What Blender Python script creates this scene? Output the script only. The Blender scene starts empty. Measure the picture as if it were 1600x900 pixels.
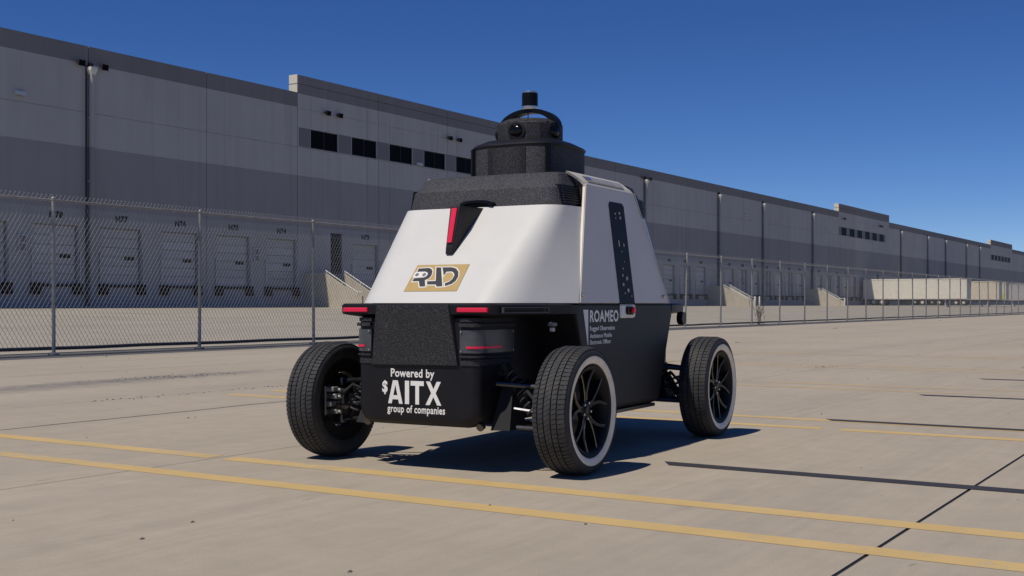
import bpy, math, random
from mathutils import Vector, Matrix
random.seed(7)
R = math.radians
scene = bpy.context.scene
col = scene.collection

# ------------------------------------------------------------------ camera, sky, sun, exposure
BETA = R(32.47)                 # the lot's X axis runs along the warehouse, Y towards it
cd = bpy.data.cameras.new('camera')
cam = bpy.data.objects.new('camera', cd); col.objects.link(cam)
cam.location = (0, 0, 0.83)
cam.rotation_euler = (R(90), 0, BETA - R(90))
cd.sensor_width = 36; cd.lens = 36 * 1839 / 1600; cd.shift_y = 25 / 1600
cd.clip_start = 0.05; cd.clip_end = 6000
scene.camera = cam

SUN_EL = R(59); SUN_OFF = R(15.0)
world = bpy.data.worlds.new('World'); scene.world = world; world.use_nodes = True
wn = world.node_tree.nodes; wl = world.node_tree.links
sky = wn.new('ShaderNodeTexSky'); sky.sky_type = 'NISHITA'; sky.sun_disc = False
sky.sun_elevation = SUN_EL; sky.sun_rotation = -(R(90) - SUN_OFF)
sky.altitude = 300; sky.air_density = 0.60; sky.dust_density = 0.0; sky.ozone_density = 5.0
hs_ = wn.new('ShaderNodeHueSaturation'); hs_.inputs['Hue'].default_value = 0.512; hs_.inputs['Saturation'].default_value = 1.22      # the clear, deep desert blue
wl.new(sky.outputs[0], hs_.inputs['Color']); wl.new(hs_.outputs[0], wn['Background'].inputs[0]); wn['Background'].inputs[1].default_value = 0.108
sd = bpy.data.lights.new('sun', 'SUN'); sd.energy = 5.0; sd.angle = R(0.5); sd.color = (1.0, 0.93, 0.82)
sun = bpy.data.objects.new('sun', sd); col.objects.link(sun)
sdir = Vector((math.cos(SUN_OFF) * math.cos(SUN_EL), -math.sin(SUN_OFF) * math.cos(SUN_EL), -math.sin(SUN_EL)))
sun.rotation_euler = sdir.to_track_quat('-Z', 'Y').to_euler()
vs = scene.view_settings
vs.view_transform = 'Standard'; vs.look = 'None'; vs.gamma = 1; vs.use_curve_mapping = False
vs.exposure = -0.35
scene.cycles.use_denoising = True
scene.cycles.max_bounces = 6

# ------------------------------------------------------------------ materials
MATS = {}
def mat(name, color, rough=0.6, metal=0.0, vary=0.0, vscale=3.0, bump=0.0, bscale=60.0, emit=0.0, spec=0.5, coat=0.0, speck=None):
    """plain procedural material: colour with noise variation, optional fine speckle and bump"""
    m = bpy.data.materials.new(name); m.use_nodes = True; MATS[name] = m
    nt = m.node_tree; N = nt.nodes; L = nt.links; b = N['Principled BSDF']
    b.inputs['Roughness'].default_value = rough; b.inputs['Metallic'].default_value = metal
    b.inputs['Specular IOR Level'].default_value = spec
    b.inputs['Coat Weight'].default_value = coat; b.inputs['Coat Roughness'].default_value = 0.05
    b.inputs['Base Color'].default_value = (*color, 1)
    tc = N.new('ShaderNodeTexCoord')
    out = None
    if vary > 0:
        n = N.new('ShaderNodeTexNoise'); n.inputs['Scale'].default_value = vscale; n.inputs['Detail'].default_value = 5
        n.inputs['Roughness'].default_value = 0.65
        L.new(tc.outputs['Object'], n.inputs['Vector'])
        mr = N.new('ShaderNodeMapRange'); mr.inputs[1].default_value = 0.3; mr.inputs[2].default_value = 0.7
        mr.inputs[3].default_value = 1 - vary; mr.inputs[4].default_value = 1 + vary
        L.new(n.outputs[0], mr.inputs[0])
        mx = N.new('ShaderNodeMix'); mx.data_type = 'RGBA'; mx.blend_type = 'MULTIPLY'; mx.inputs[0].default_value = 1
        mx.inputs[6].default_value = (*color, 1); L.new(mr.outputs[0], mx.inputs[7])
        out = mx.outputs[2]
    if speck:
        sc_, c2, lo, hi = speck
        n = N.new('ShaderNodeTexNoise'); n.inputs['Scale'].default_value = sc_; n.inputs['Detail'].default_value = 2
        L.new(tc.outputs['Object'], n.inputs['Vector'])
        mr = N.new('ShaderNodeMapRange'); mr.inputs[1].default_value = lo; mr.inputs[2].default_value = hi
        L.new(n.outputs[0], mr.inputs[0])
        mx = N.new('ShaderNodeMix'); mx.data_type = 'RGBA'
        L.new(mr.outputs[0], mx.inputs[0])
        if out: L.new(out, mx.inputs[6])
        else: mx.inputs[6].default_value = (*color, 1)
        mx.inputs[7].default_value = (*c2, 1); out = mx.outputs[2]
    if out: L.new(out, b.inputs['Base Color'])
    if bump > 0:
        n = N.new('ShaderNodeTexNoise'); n.inputs['Scale'].default_value = bscale; n.inputs['Detail'].default_value = 3
        L.new(tc.outputs['Object'], n.inputs['Vector'])
        bp = N.new('ShaderNodeBump'); bp.inputs['Strength'].default_value = bump; bp.inputs['Distance'].default_value = 0.004
        L.new(n.outputs[0], bp.inputs['Height']); L.new(bp.outputs[0], b.inputs['Normal'])
    if emit > 0:
        b.inputs['Emission Color'].default_value = (*color, 1); b.inputs['Emission Strength'].default_value = emit
    return m

mat('white_shell', (0.575, 0.568, 0.545), 0.42, vary=0.03, vscale=5, coat=0.15)
mat('side_shell', (0.68, 0.63, 0.56), 0.45, vary=0.03, vscale=4)
mat('roof_trim', (0.55, 0.52, 0.46), 0.4, vary=0.03)
mat('rough_black', (0.014, 0.014, 0.018), 0.7, speck=(165, (0.080, 0.080, 0.094), 0.44, 0.70), bump=0.8, bscale=190, vary=0.3, vscale=6)
mat('rough_black_deep', (0.005, 0.005, 0.007), 0.7, speck=(170, (0.060, 0.060, 0.07), 0.48, 0.74), bump=0.7, bscale=200, vary=0.3, vscale=6)
mat('smooth_black', (0.006, 0.006, 0.009), 0.5, spec=0.3, vary=0.2, vscale=3)
mat('satin_black', (0.006, 0.006, 0.007), 0.55, spec=0.25, vary=0.2, vscale=6)
mat('well_plastic', (0.009, 0.009, 0.011), 0.85, vary=0.2)
mat('gloss_black', (0.005, 0.005, 0.006), 0.30, spec=0.18)
mat('dome_black', (0.004, 0.004, 0.005), 0.16, spec=0.25)
mat('dark_metal', (0.10, 0.10, 0.11), 0.35, metal=0.9, vary=0.2, vscale=20)
mat('silver', (0.52, 0.52, 0.50), 0.35, metal=1.0, vary=0.15, vscale=30)
mat('cast_alloy', (0.42, 0.41, 0.39), 0.45, metal=0.8, vary=0.3, vscale=40)
mat('rubber', (0.026, 0.026, 0.029), 0.75, vary=0.3, vscale=25, speck=(14, (0.048, 0.044, 0.039), 0.52, 0.80))
mat('whitewall', (0.80, 0.73, 0.61), 0.6, vary=0.12, vscale=14)
mat('red_lens', (0.62, 0.008, 0.05), 0.4, emit=0.15)
mat('red_button', (0.75, 0.02, 0.06), 0.35, emit=0.1)
mat('lamp_smoke', (0.055, 0.058, 0.066), 0.25, vary=0.3, vscale=9)
mat('lettering_white', (0.74, 0.73, 0.70), 0.55, vary=0.05)
mat('lettering_grey', (0.82, 0.81, 0.78), 0.55, vary=0.05)
mat('gold_plate', (0.42, 0.29, 0.105), 0.45, vary=0.06, vscale=12)
mat('logo_ink', (0.014, 0.014, 0.024), 0.5)
mat('logo_white', (0.66, 0.64, 0.60), 0.5)
mat('logo_grey', (0.11, 0.14, 0.16), 0.5)
mat('plate_grey', (0.40, 0.39, 0.37), 0.5, vary=0.05)
mat('light_bar', (0.42, 0.38, 0.31), 0.15, vary=0.25, vscale=10, coat=0.5)
mat('blue_lens', (0.07, 0.13, 0.42), 0.15)
mat('galvanised', (0.29, 0.28, 0.27), 0.55, metal=0.25, vary=0.2, vscale=8)
mat('fence_wire', (0.27, 0.27, 0.275), 0.6, metal=0.2, vary=0.2, vscale=5)
mat('dark_pipe', (0.045, 0.045, 0.052), 0.6, vary=0.3, vscale=6)
mat('door_paint', (0.36, 0.36, 0.37), 0.55, vary=0.04, vscale=2)
mat('black_rubber', (0.010, 0.010, 0.011), 0.8, vary=0.2)
mat('window_glass', (0.005, 0.005, 0.007), 0.4, spec=0.03)
mat('window_frame', (0.30, 0.30, 0.31), 0.5)
mat('pale_fitting', (0.62, 0.61, 0.58), 0.5)
mat('sign_outline', (0.42, 0.42, 0.43), 0.5)
mat('dark_grey_panel', (0.155, 0.155, 0.17), 0.7, vary=0.05)
mat('stair_concrete', (0.46, 0.41, 0.33), 0.85, vary=0.1, vscale=2, bump=0.2, bscale=30)
mat('trailer_white', (0.76, 0.71, 0.60), 0.5, vary=0.06, vscale=1.5)
mat('trailer_front', (0.40, 0.39, 0.38), 0.5, vary=0.06)
mat('trailer_tan', (0.64, 0.57, 0.44), 0.55, vary=0.1, vscale=1.5)
mat('yellow_marker', (0.60, 0.55, 0.05), 0.6)
mat('weed', (0.10, 0.085, 0.06), 0.9, vary=0.3)
mat('pebble', (0.075, 0.068, 0.060), 0.9, vary=0.4, vscale=8)
mat('sealant', (0.018, 0.017, 0.017), 0.8, vary=0.3, vscale=4)
mat('seal_faint', (0.075, 0.068, 0.06), 0.9, vary=0.4, vscale=1.2)
mat('grille', (0.020, 0.020, 0.024), 0.6)

def tone(name, lo, hi):
    """each object of this material a little lighter or darker"""
    nt = MATS[name].node_tree; N = nt.nodes; L = nt.links; b = N['Principled BSDF']; src = b.inputs['Base Color'].links[0].from_socket
    oi = N.new('ShaderNodeObjectInfo'); mr = N.new('ShaderNodeMapRange'); mr.inputs[3].default_value = lo; mr.inputs[4].default_value = hi; L.new(oi.outputs['Random'], mr.inputs[0])
    mx = N.new('ShaderNodeMix'); mx.data_type = 'RGBA'; mx.blend_type = 'MULTIPLY'; mx.inputs[0].default_value = 1
    L.new(src, mx.inputs[6]); L.new(mr.outputs[0], mx.inputs[7]); L.new(mx.outputs[2], b.inputs['Base Color'])
tone('door_paint', 0.90, 1.08); tone('galvanised', 0.85, 1.1); tone('stair_concrete', 0.93, 1.05)
def paint_mat(name, color, wear, thr):
    """road paint with worn patches where the concrete colour shows through"""
    m = mat(name, color, 0.75, vary=0.07, vscale=2.5)
    nt = m.node_tree; N = nt.nodes; L = nt.links; b = N['Principled BSDF']
    src = b.inputs['Base Color'].links[0].from_socket
    g = N.new('ShaderNodeNewGeometry')
    n = N.new('ShaderNodeTexNoise'); n.inputs['Scale'].default_value = 9; n.inputs['Detail'].default_value = 8; n.inputs['Roughness'].default_value = 0.75
    L.new(g.outputs['Position'], n.inputs['Vector'])
    n2 = N.new('ShaderNodeTexNoise'); n2.inputs['Scale'].default_value = 0.8; n2.inputs['Detail'].default_value = 3
    L.new(g.outputs['Position'], n2.inputs['Vector'])
    ad = N.new('ShaderNodeMath'); ad.operation = 'ADD'; L.new(n.outputs[0], ad.inputs[0]); L.new(n2.outputs[0], ad.inputs[1])
    mr = N.new('ShaderNodeMapRange'); mr.inputs[1].default_value = thr; mr.inputs[2].default_value = thr + 0.18; mr.inputs[4].default_value = wear
    L.new(ad.outputs[0], mr.inputs[0])
    mx = N.new('ShaderNodeMix'); mx.data_type = 'RGBA'; L.new(mr.outputs[0], mx.inputs[0]); L.new(src, mx.inputs[6])
    mx.inputs[7].default_value = (0.36, 0.315, 0.25, 1); L.new(mx.outputs[2], b.inputs['Base Color'])
    return m
paint_mat('yellow_paint', (0.52, 0.365, 0.150), 0.75, 1.08)
paint_mat('faded_yellow_paint', (0.44, 0.33, 0.17), 0.85, 0.98)
paint_mat('black_paint', (0.030, 0.029, 0.033), 0.55, 1.18)

def ground_mat(name, c1, c2, stain=True):
    m = bpy.data.materials.new(name); m.use_nodes = True; MATS[name] = m
    nt = m.node_tree; N = nt.nodes; L = nt.links; b = N['Principled BSDF']
    b.inputs['Roughness'].default_value = 0.88; b.inputs['Specular IOR Level'].default_value = 0.3
    g = N.new('ShaderNodeNewGeometry')
    def noise(scale, detail=6, rough=0.6, vec=None, stretch=None):
        n = N.new('ShaderNodeTexNoise'); n.inputs['Scale'].default_value = scale; n.inputs['Detail'].default_value = detail
        n.inputs['Roughness'].default_value = rough
        if stretch:
            mp = N.new('ShaderNodeMapping'); mp.inputs['Scale'].default_value = stretch
            L.new(g.outputs['Position'], mp.inputs['Vector']); L.new(mp.outputs[0], n.inputs['Vector'])
        else: L.new(g.outputs['Position'], n.inputs['Vector'])
        return n.outputs[0]
    def rng(s, a, b_, c, d):
        mr = N.new('ShaderNodeMapRange'); mr.inputs[1].default_value = a; mr.inputs[2].default_value = b_
        mr.inputs[3].default_value = c; mr.inputs[4].default_value = d; L.new(s, mr.inputs[0]); return mr.outputs[0]
    def mixc(fac, a, b_, mode='MIX'):
        mx = N.new('ShaderNodeMix'); mx.data_type = 'RGBA'; mx.blend_type = mode
        if isinstance(fac, float): mx.inputs[0].default_value = fac
        else: L.new(fac, mx.inputs[0])
        for k, s in ((6, a), (7, b_)):
            if isinstance(s, tuple): mx.inputs[k].default_value = (*s, 1)
            else: L.new(s, mx.inputs[k])
        return mx.outputs[2]
    c = mixc(rng(noise(0.35, 6, 0.6), 0.35, 0.65, 0, 1), c1, c2)
    c = mixc(1.0, c, rng(noise(5, 8, 0.7), 0.3, 0.7, 0.93, 1.07), 'MULTIPLY')
    c = mixc(1.0, c, rng(noise(160, 3, 0.6), 0.3, 0.7, 0.90, 1.10), 'MULTIPLY')
    # broom-finish streaks along X
    c = mixc(1.0, c, rng(noise(1.0, 5, 0.65, stretch=(0.5, 14, 1)), 0.3, 0.7, 0.95, 1.05), 'MULTIPLY')
    if stain:
        # old oil stain with a ragged outline near the fence
        for (ox, oy, rx, ry, amt) in ((8.8, 10.45, 2.8, 0.42, 0.8), (6.6, 10.2, 2.6, 0.55, 0.6), (12.5, 5.9, 1.2, 0.10, 0.4)):
            mp = N.new('ShaderNodeMapping'); mp.vector_type = 'TEXTURE'; mp.inputs['Location'].default_value = (ox, oy, 0); mp.inputs['Scale'].default_value = (rx, ry, 1)
            L.new(g.outputs['Position'], mp.inputs['Vector'])
            ln = N.new('ShaderNodeVectorMath'); ln.operation = 'LENGTH'; L.new(mp.outputs[0], ln.inputs[0])
            ad = N.new('ShaderNodeMath'); ad.operation = 'MULTIPLY_ADD'; L.new(noise(4.5, 8, 0.75), ad.inputs[0]); ad.inputs[1].default_value = 2.2; L.new(ln.outputs['Value'], ad.inputs[2])
            c = mixc(rng(ad.outputs[0], 1.2, 2.1, amt, 0), c, (0.135, 0.13, 0.13))
        tk = rng(noise(1.0, 4, 0.55, stretch=(0.03, 0.9, 1)), 0.50, 0.72, 0, 0.32)
        c = mixc(tk, c, (0.24, 0.215, 0.185))
        # tyre scuffs and drips: sparse darker marks, and a few fine specks
        s = rng(noise(1.0, 7, 0.7, stretch=(0.28, 1.6, 1)), 0.58, 0.76, 0, 0.42)
        c = mixc(s, c, (0.17, 0.155, 0.14))
        s = rng(noise(1.0, 2, 0.5, stretch=(3.0, 11, 1)), 0.735, 0.77, 0, 0.35)
        c = mixc(s, c, (0.09, 0.08, 0.072))
    L.new(c, b.inputs['Base Color'])
    bp = N.new('ShaderNodeBump'); bp.inputs['Strength'].default_value = 0.25; bp.inputs['Distance'].default_value = 0.003
    L.new(noise(220, 3), bp.inputs['Height']); L.new(bp.outputs[0], b.inputs['Normal'])
    return m
ground_mat('lot_concrete', (0.372, 0.322, 0.258), (0.340, 0.294, 0.234))
ground_mat('court_concrete', (0.36, 0.325, 0.265), (0.30, 0.272, 0.225))
ground_mat('asphalt_strip', (0.115, 0.115, 0.12), (0.085, 0.085, 0.09), False)
ground_mat('earth', (0.24, 0.20, 0.15), (0.20, 0.17, 0.13), False)
ground_mat('oil_stain', (0.20, 0.185, 0.165), (0.13, 0.12, 0.11), False)

def wall_paint(name, bands, base):
    """painted tilt-up concrete: colour bands by height (z breaks, colours below each), faint streaks"""
    m = bpy.data.materials.new(name); m.use_nodes = True; MATS[name] = m
    nt = m.node_tree; N = nt.nodes; L = nt.links; b = N['Principled BSDF']
    b.inputs['Roughness'].default_value = 0.8; b.inputs['Specular IOR Level'].default_value = 0.25
    g = N.new('ShaderNodeNewGeometry'); sp = N.new('ShaderNodeSeparateXYZ'); L.new(g.outputs['Position'], sp.inputs[0])
    cur = base
    for z, c in bands:                       # from the bottom up
        gt = N.new('ShaderNodeMath'); gt.operation = 'GREATER_THAN'; L.new(sp.outputs[2], gt.inputs[0]); gt.inputs[1].default_value = z
        mx = N.new('ShaderNodeMix'); mx.data_type = 'RGBA'; L.new(gt.outputs[0], mx.inputs[0])
        if isinstance(cur, tuple): mx.inputs[6].default_value = (*cur, 1)
        else: L.new(cur, mx.inputs[6])
        mx.inputs[7].default_value = (*c, 1); cur = mx.outputs[2]
    mp = N.new('ShaderNodeMapping'); mp.inputs['Scale'].default_value = (1.6, 1, 0.12); L.new(g.outputs['Position'], mp.inputs[0])
    for vec, sc_, lo, hi in ((mp.outputs[0], 1.0, 0.95, 1.05), (g.outputs['Position'], 0.35, 0.96, 1.04)):
        n = N.new('ShaderNodeTexNoise'); n.inputs['Scale'].default_value = sc_; n.inputs['Detail'].default_value = 6; L.new(vec, n.inputs['Vector'])
        mr = N.new('ShaderNodeMapRange'); mr.inputs[1].default_value = 0.3; mr.inputs[2].default_value = 0.7
        mr.inputs[3].default_value = lo; mr.inputs[4].default_value = hi; L.new(n.outputs[0], mr.inputs[0])
        mx = N.new('ShaderNodeMix'); mx.data_type = 'RGBA'; mx.blend_type = 'MULTIPLY'; mx.inputs[0].default_value = 1
        L.new(cur, mx.inputs[6]); L.new(mr.outputs[0], mx.inputs[7]); cur = mx.outputs[2]
    oi = N.new('ShaderNodeObjectInfo'); mr = N.new('ShaderNodeMapRange'); mr.inputs[3].default_value = 0.955; mr.inputs[4].default_value = 1.045; L.new(oi.outputs['Random'], mr.inputs[0])
    mx = N.new('ShaderNodeMix'); mx.data_type = 'RGBA'; mx.blend_type = 'MULTIPLY'; mx.inputs[0].default_value = 1
    L.new(cur, mx.inputs[6]); L.new(mr.outputs[0], mx.inputs[7]); cur = mx.outputs[2]
    mp2 = N.new('ShaderNodeMapping'); mp2.inputs['Scale'].default_value = (2.6, 1, 0.05); L.new(g.outputs['Position'], mp2.inputs[0])
    n = N.new('ShaderNodeTexNoise'); n.inputs['Scale'].default_value = 1.0; n.inputs['Detail'].default_value = 8; L.new(mp2.outputs[0], n.inputs['Vector'])
    mr = N.new('ShaderNodeMapRange'); mr.inputs[1].default_value = 0.58; mr.inputs[2].default_value = 0.78; mr.inputs[4].default_value = 0.22; L.new(n.outputs[0], mr.inputs[0])
    mx = N.new('ShaderNodeMix'); mx.data_type = 'RGBA'; L.new(mr.outputs[0], mx.inputs[0]); L.new(cur, mx.inputs[6]); mx.inputs[7].default_value = (0.13, 0.12, 0.12, 1); cur = mx.outputs[2]
    L.new(cur, b.inputs['Base Color'])
LIGHT = (0.385, 0.380, 0.385); MID = (0.262, 0.258, 0.272); DARK = (0.19, 0.188, 0.196); LOW = (0.315, 0.315, 0.325)
wall_paint('wall_paint', [(5.6, MID), (8.75, LIGHT), (12.95, DARK)], LOW)
wall_paint('raised_wall_paint', [(5.6, MID), (8.75, LIGHT), (13.80, DARK)], LOW)
wall_paint('pipe_paint', [(5.6, MID), (8.75, LIGHT)], LOW)
mat('parapet_end', (0.58, 0.53, 0.43), 0.8, vary=0.05)

# ------------------------------------------------------------------ mesh helpers
class MB:
    def __init__(s): s.v = []; s.f = []
    def add(s, vs, fs):
        o = len(s.v); s.v += [tuple(p) for p in vs]; s.f += [tuple(i + o for i in q) for q in fs]; return s
    def box(s, x0, x1, y0, y1, z0, z1):
        return s.add([(x0,y0,z0),(x1,y0,z0),(x1,y1,z0),(x0,y1,z0),(x0,y0,z1),(x1,y0,z1),(x1,y1,z1),(x0,y1,z1)],
                     [(3,2,1,0),(4,5,6,7),(0,1,5,4),(1,2,6,5),(2,3,7,6),(3,0,4,7)])
    def cbox(s, x0, x1, y0, y1, z0, z1, c):
        """box with chamfered edges along z and top"""
        r = [(x0+c,y0),(x1-c,y0),(x1,y0+c),(x1,y1-c),(x1-c,y1),(x0+c,y1),(x0,y1-c),(x0,y0+c)]
        mx, my = (x0+x1)/2, (y0+y1)/2
        def ins(z, k): return [(mx+(x-mx)*(1-k/(abs(x1-x0)/2)), my+(y-my)*(1-k/(abs(y1-y0)/2)), z) for x, y in r]
        return s.loft([ins(z0, c), ins(z0+c, 0), ins(z1-c, 0), ins(z1, c)])
    def loft(s, rings, closed=True, caps=True):
        n = len(rings[0]); o = len(s.v)
        for r in rings: s.v += [tuple(p) for p in r]
        for i in range(len(rings)-1):
            for j in range(n if closed else n-1):
                k = (j+1) % n
                s.f.append((o+i*n+j, o+i*n+k, o+(i+1)*n+k, o+(i+1)*n+j))
        if caps and closed:
            s.f.append(tuple(o+j for j in range(n-1, -1, -1)))
            s.f.append(tuple(o+(len(rings)-1)*n+j for j in range(n)))
        return s
    def tube(s, pts, r, seg=8, caps=True):
        pts = [Vector(p) for p in pts]; rings = []
        rr = r if isinstance(r, (list, tuple)) else [r]*len(pts)
        up = None
        for i, p in enumerate(pts):
            d = (pts[min(i+1, len(pts)-1)] - pts[max(i-1, 0)]).normalized()
            if up is None:
                up = Vector((0,0,1)) if abs(d.z) < 0.9 else Vector((1,0,0))
            a = d.cross(up).normalized(); b = a.cross(d).normalized(); up = b
            rings.append([p + (a*math.cos(t) + b*math.sin(t))*rr[i] for t in [2*math.pi*k/seg for k in range(seg)]])
        return s.loft(rings, True, caps)
    def lathe(s, prof, axis='z', c=(0,0,0), seg=32, closed=False):
        """prof: (radius, height) list"""
        rings = []
        for r, h_ in prof:
            ring = []
            for k in range(seg):
                t = 2*math.pi*k/seg; x, y = r*math.cos(t), r*math.sin(t)
                if axis == 'z': ring.append((c[0]+x, c[1]+y, c[2]+h_))
                elif axis == 'y': ring.append((c[0]+x, c[1]+h_, c[2]+y))
                else: ring.append((c[0]+h_, c[1]+x, c[2]+y))
            rings.append(ring)
        if closed: rings.append(rings[0])
        return s.loft(rings, True, not closed)
    def prism(s, poly, fn, t0, t1):
        """poly 2D, fn(x, y, t) -> 3D, extruded from t0 to t1"""
        return s.loft([[fn(x, y, t0) for x, y in poly], [fn(x, y, t1) for x, y in poly]])
    def mesh(s, name, smooth=False):
        me = bpy.data.meshes.new(name); me.from_pydata(s.v, [], s.f); me.validate(); me.update()
        import bmesh
        bm = bmesh.new(); bm.from_mesh(me); bmesh.ops.recalc_face_normals(bm, faces=bm.faces); bm.to_mesh(me); bm.free()
        if smooth:
            me.polygons.foreach_set('use_smooth', [True]*len(me.polygons))
            me.set_sharp_from_angle(angle=R(smooth if smooth > 1 else 35))
        return me
    def build(s, name, material, parent=None, smooth=False):
        return link(name, s.mesh(name, smooth), material, parent)
def link(name, me, material=None, parent=None):
    if material and not me.materials: me.materials.append(MATS[material])
    o = bpy.data.objects.new(name, me); col.objects.link(o)
    if parent: o.parent = parent
    return o
def tag(o, label=None, cat=None, group=None, kind=None):
    if label: o['label'] = label
    if cat: o['category'] = cat
    if group: o['group'] = group
    if kind: o['kind'] = kind
    return o
def empty(name, loc=(0,0,0), rz=0):
    o = bpy.data.objects.new(name, None); col.objects.link(o); o.location = loc; o.rotation_euler = (0,0,rz)
    o.empty_display_size = 0.2; return o
def copy_tree(o, parent=None):
    c = o.copy(); col.objects.link(c); c.parent = parent
    for ch in list(o.children): copy_tree(ch, c)
    return c
def bevel(o, w, seg=2):
    m = o.modifiers.new('bevel', 'BEVEL'); m.width = w; m.segments = seg; m.limit_method = 'ANGLE'; m.angle_limit = R(30); return o
def solid(o, t):
    m = o.modifiers.new('solid', 'SOLIDIFY'); m.thickness = t; m.offset = -1; return o

def thick(rs, fn):
    """open grid rs made into a closed sheet; fn(p) gives the inner point"""
    m = MB(); m.loft(rs, False, False); inn = [[fn(p) for p in r] for r in rs]; m.loft(inn, False, False)
    for a, b_ in ((rs[0], inn[0]), (rs[-1], inn[-1]), ([r[0] for r in rs], [r[0] for r in inn]), ([r[-1] for r in rs], [r[-1] for r in inn])):
        m.loft([a, b_], False, False)
    return m
def text_mesh(body, w, h, o, ex, ey, n, bold=0.0, depth=0.0015, shear=0.0, align=None):
    """text fitted into w x h, its lower-left corner at o, along ex / ey, standing proud along n"""
    cu = bpy.data.curves.new('t', 'FONT'); cu.body = body; cu.bevel_depth = bold; cu.bevel_resolution = 0; cu.shear = shear; cu.resolution_u = 3
    cu.space_character = 1.0 + bold*2.2
    t = bpy.data.objects.new('t', cu); col.objects.link(t)
    dg = bpy.context.evaluated_depsgraph_get(); dg.update()
    me = bpy.data.meshes.new_from_object(t.evaluated_get(dg))
    bpy.data.objects.remove(t); bpy.data.curves.remove(cu)
    vs_ = [v.co.copy() for v in me.vertices]
    x0 = min(v.x for v in vs_); x1 = max(v.x for v in vs_); y0 = min(v.y for v in vs_); y1 = max(v.y for v in vs_)
    fs = [tuple(p.vertices) for p in me.polygons]
    bpy.data.meshes.remove(me)
    o, ex, ey, n = map(Vector, (o, ex, ey, n))
    P = [o + ex*((v.x-x0)/(x1-x0)*w) + ey*((v.y-y0)/(y1-y0)*h) + n*(depth*(1 + .5*v.z/max(bold, 1e-4))) for v in vs_]
    m = MB(); m.add(P, fs); return m

# ------------------------------------------------------------------ ground
def court_z(y): return max(0.0, (y - 17.4) * 0.66 / 32.6)
FENCE_Y = 16.8; WALL_Y = 50.0
ground = MB()
ground.add([(-1500,-1500,-0.06),(3000,-1500,-0.06),(3000,17,-0.06),(-1500,17,-0.06),(-1500,52,0.58),(3000,52,0.58),(-1500,2500,0.58),(3000,2500,0.58)],
           [(0,1,2,3),(3,2,5,4),(4,5,7,6)])
tag(ground.build('ground', 'earth'), kind='structure')
lot = tag(MB().box(-60, 420, -60, 15.62, -0.05, -0.006).build('parking_lot', 'sealant'), kind='structure')
joints = [-54 + 0.0]
js = [1.10 + 3.65*k for k in range(-14, 4)]
edges = [-59.5] + js + [15.62]
for i in range(len(edges)-1):
    y0, y1 = edges[i], edges[i+1]
    g0 = 0.008 if abs(y0 - 1.10) < 0.01 else 0.0035
    g1 = 0.008 if abs(y1 - 1.10) < 0.01 else 0.0035
    o = MB().box(-59.8, 419.8, y0+g0, y1-g1, -0.045, 0.0).build('concrete_slab', 'lot_concrete', lot)
# hairline crack in the fourth slab, darker drag mark
def ribbon(pts, w, z, name, material, parent):
    m = MB(); rings = []
    for i, (x, y) in enumerate(pts):
        x2, y2 = pts[min(i+1, len(pts)-1)]; x1, y1 = pts[max(i-1, 0)]
        d = Vector((x2-x1, y2-y1)).normalized(); ww = w*random.uniform(0.4, 1.3)/2
        rings.append([(x-d.y*ww, y+d.x*ww, z), (x+d.y*ww, y-d.x*ww, z)])
    m.loft(rings, False, False)
    return m.build(name, material, parent)
ribbon([(-5+0.6*k, 6.93+random.uniform(-.02,.02)+0.0007*k*k*0.3, ) for k in range(40)], 0.022, 0.0015, 'crack', 'seal_faint', lot)
# oil stain near the fence
def blot(cx, cy, rx, ry, name, material, parent, z=0.002):
    n = 40; ph = [random.uniform(0, 6.3) for _ in range(4)]
    pts = []
    for k in range(n):
        t = 2*math.pi*k/n; q = 1 + .25*math.sin(3*t+ph[0]) + .15*math.sin(5*t+ph[1]) + .1*math.sin(9*t+ph[2])
        pts.append((cx+rx*q*math.cos(t), cy+ry*q*math.sin(t), z))
    return MB().add(pts, [tuple(range(n))]).build(name, material, parent)

def line_x(X, y0, y1, w, name, material, gaps=()):
    segs = []; a = y0
    for g0, g1 in gaps: segs.append((a, g0)); a = g1
    segs.append((a, y1))
    for a, b_ in segs:
        MB().add([(X-w/2, a, 0.0012), (X+w/2, a, 0.0012), (X+w/2, b_, 0.0012), (X-w/2, b_, 0.0012)], [(0,1,2,3)]).build(name, material, lot)
line_x(3.985, -9, 8.2, 0.13, 'yellow_line', 'yellow_paint')
line_x(4.525, -9, 8.2, 0.13, 'yellow_line', 'yellow_paint', [(4.68, 4.79)])
line_x(7.72, -9, 8.0, 0.12, 'yellow_line', 'yellow_paint', [(2.34, 2.47)])
line_x(8.28, -9, 8.0, 0.12, 'yellow_line', 'yellow_paint')
for X in (11.45, 12.02, 15.2, 15.75, 18.9, 19.45): line_x(X, -9, 7.9, 0.11, 'yellow_line', 'faded_yellow_paint')
for k in range(7):
    X = 5.60 + 2.72*k
    m = MB().add([(X-.06, 2.57, .0024), (X+.06, 2.65, .0024), (X+.06, -4.2, .0024), (X-.06, -4.2, .0024)], [(0,1,2,3)])
    m.build('black_line', 'black_paint', lot)

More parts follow.
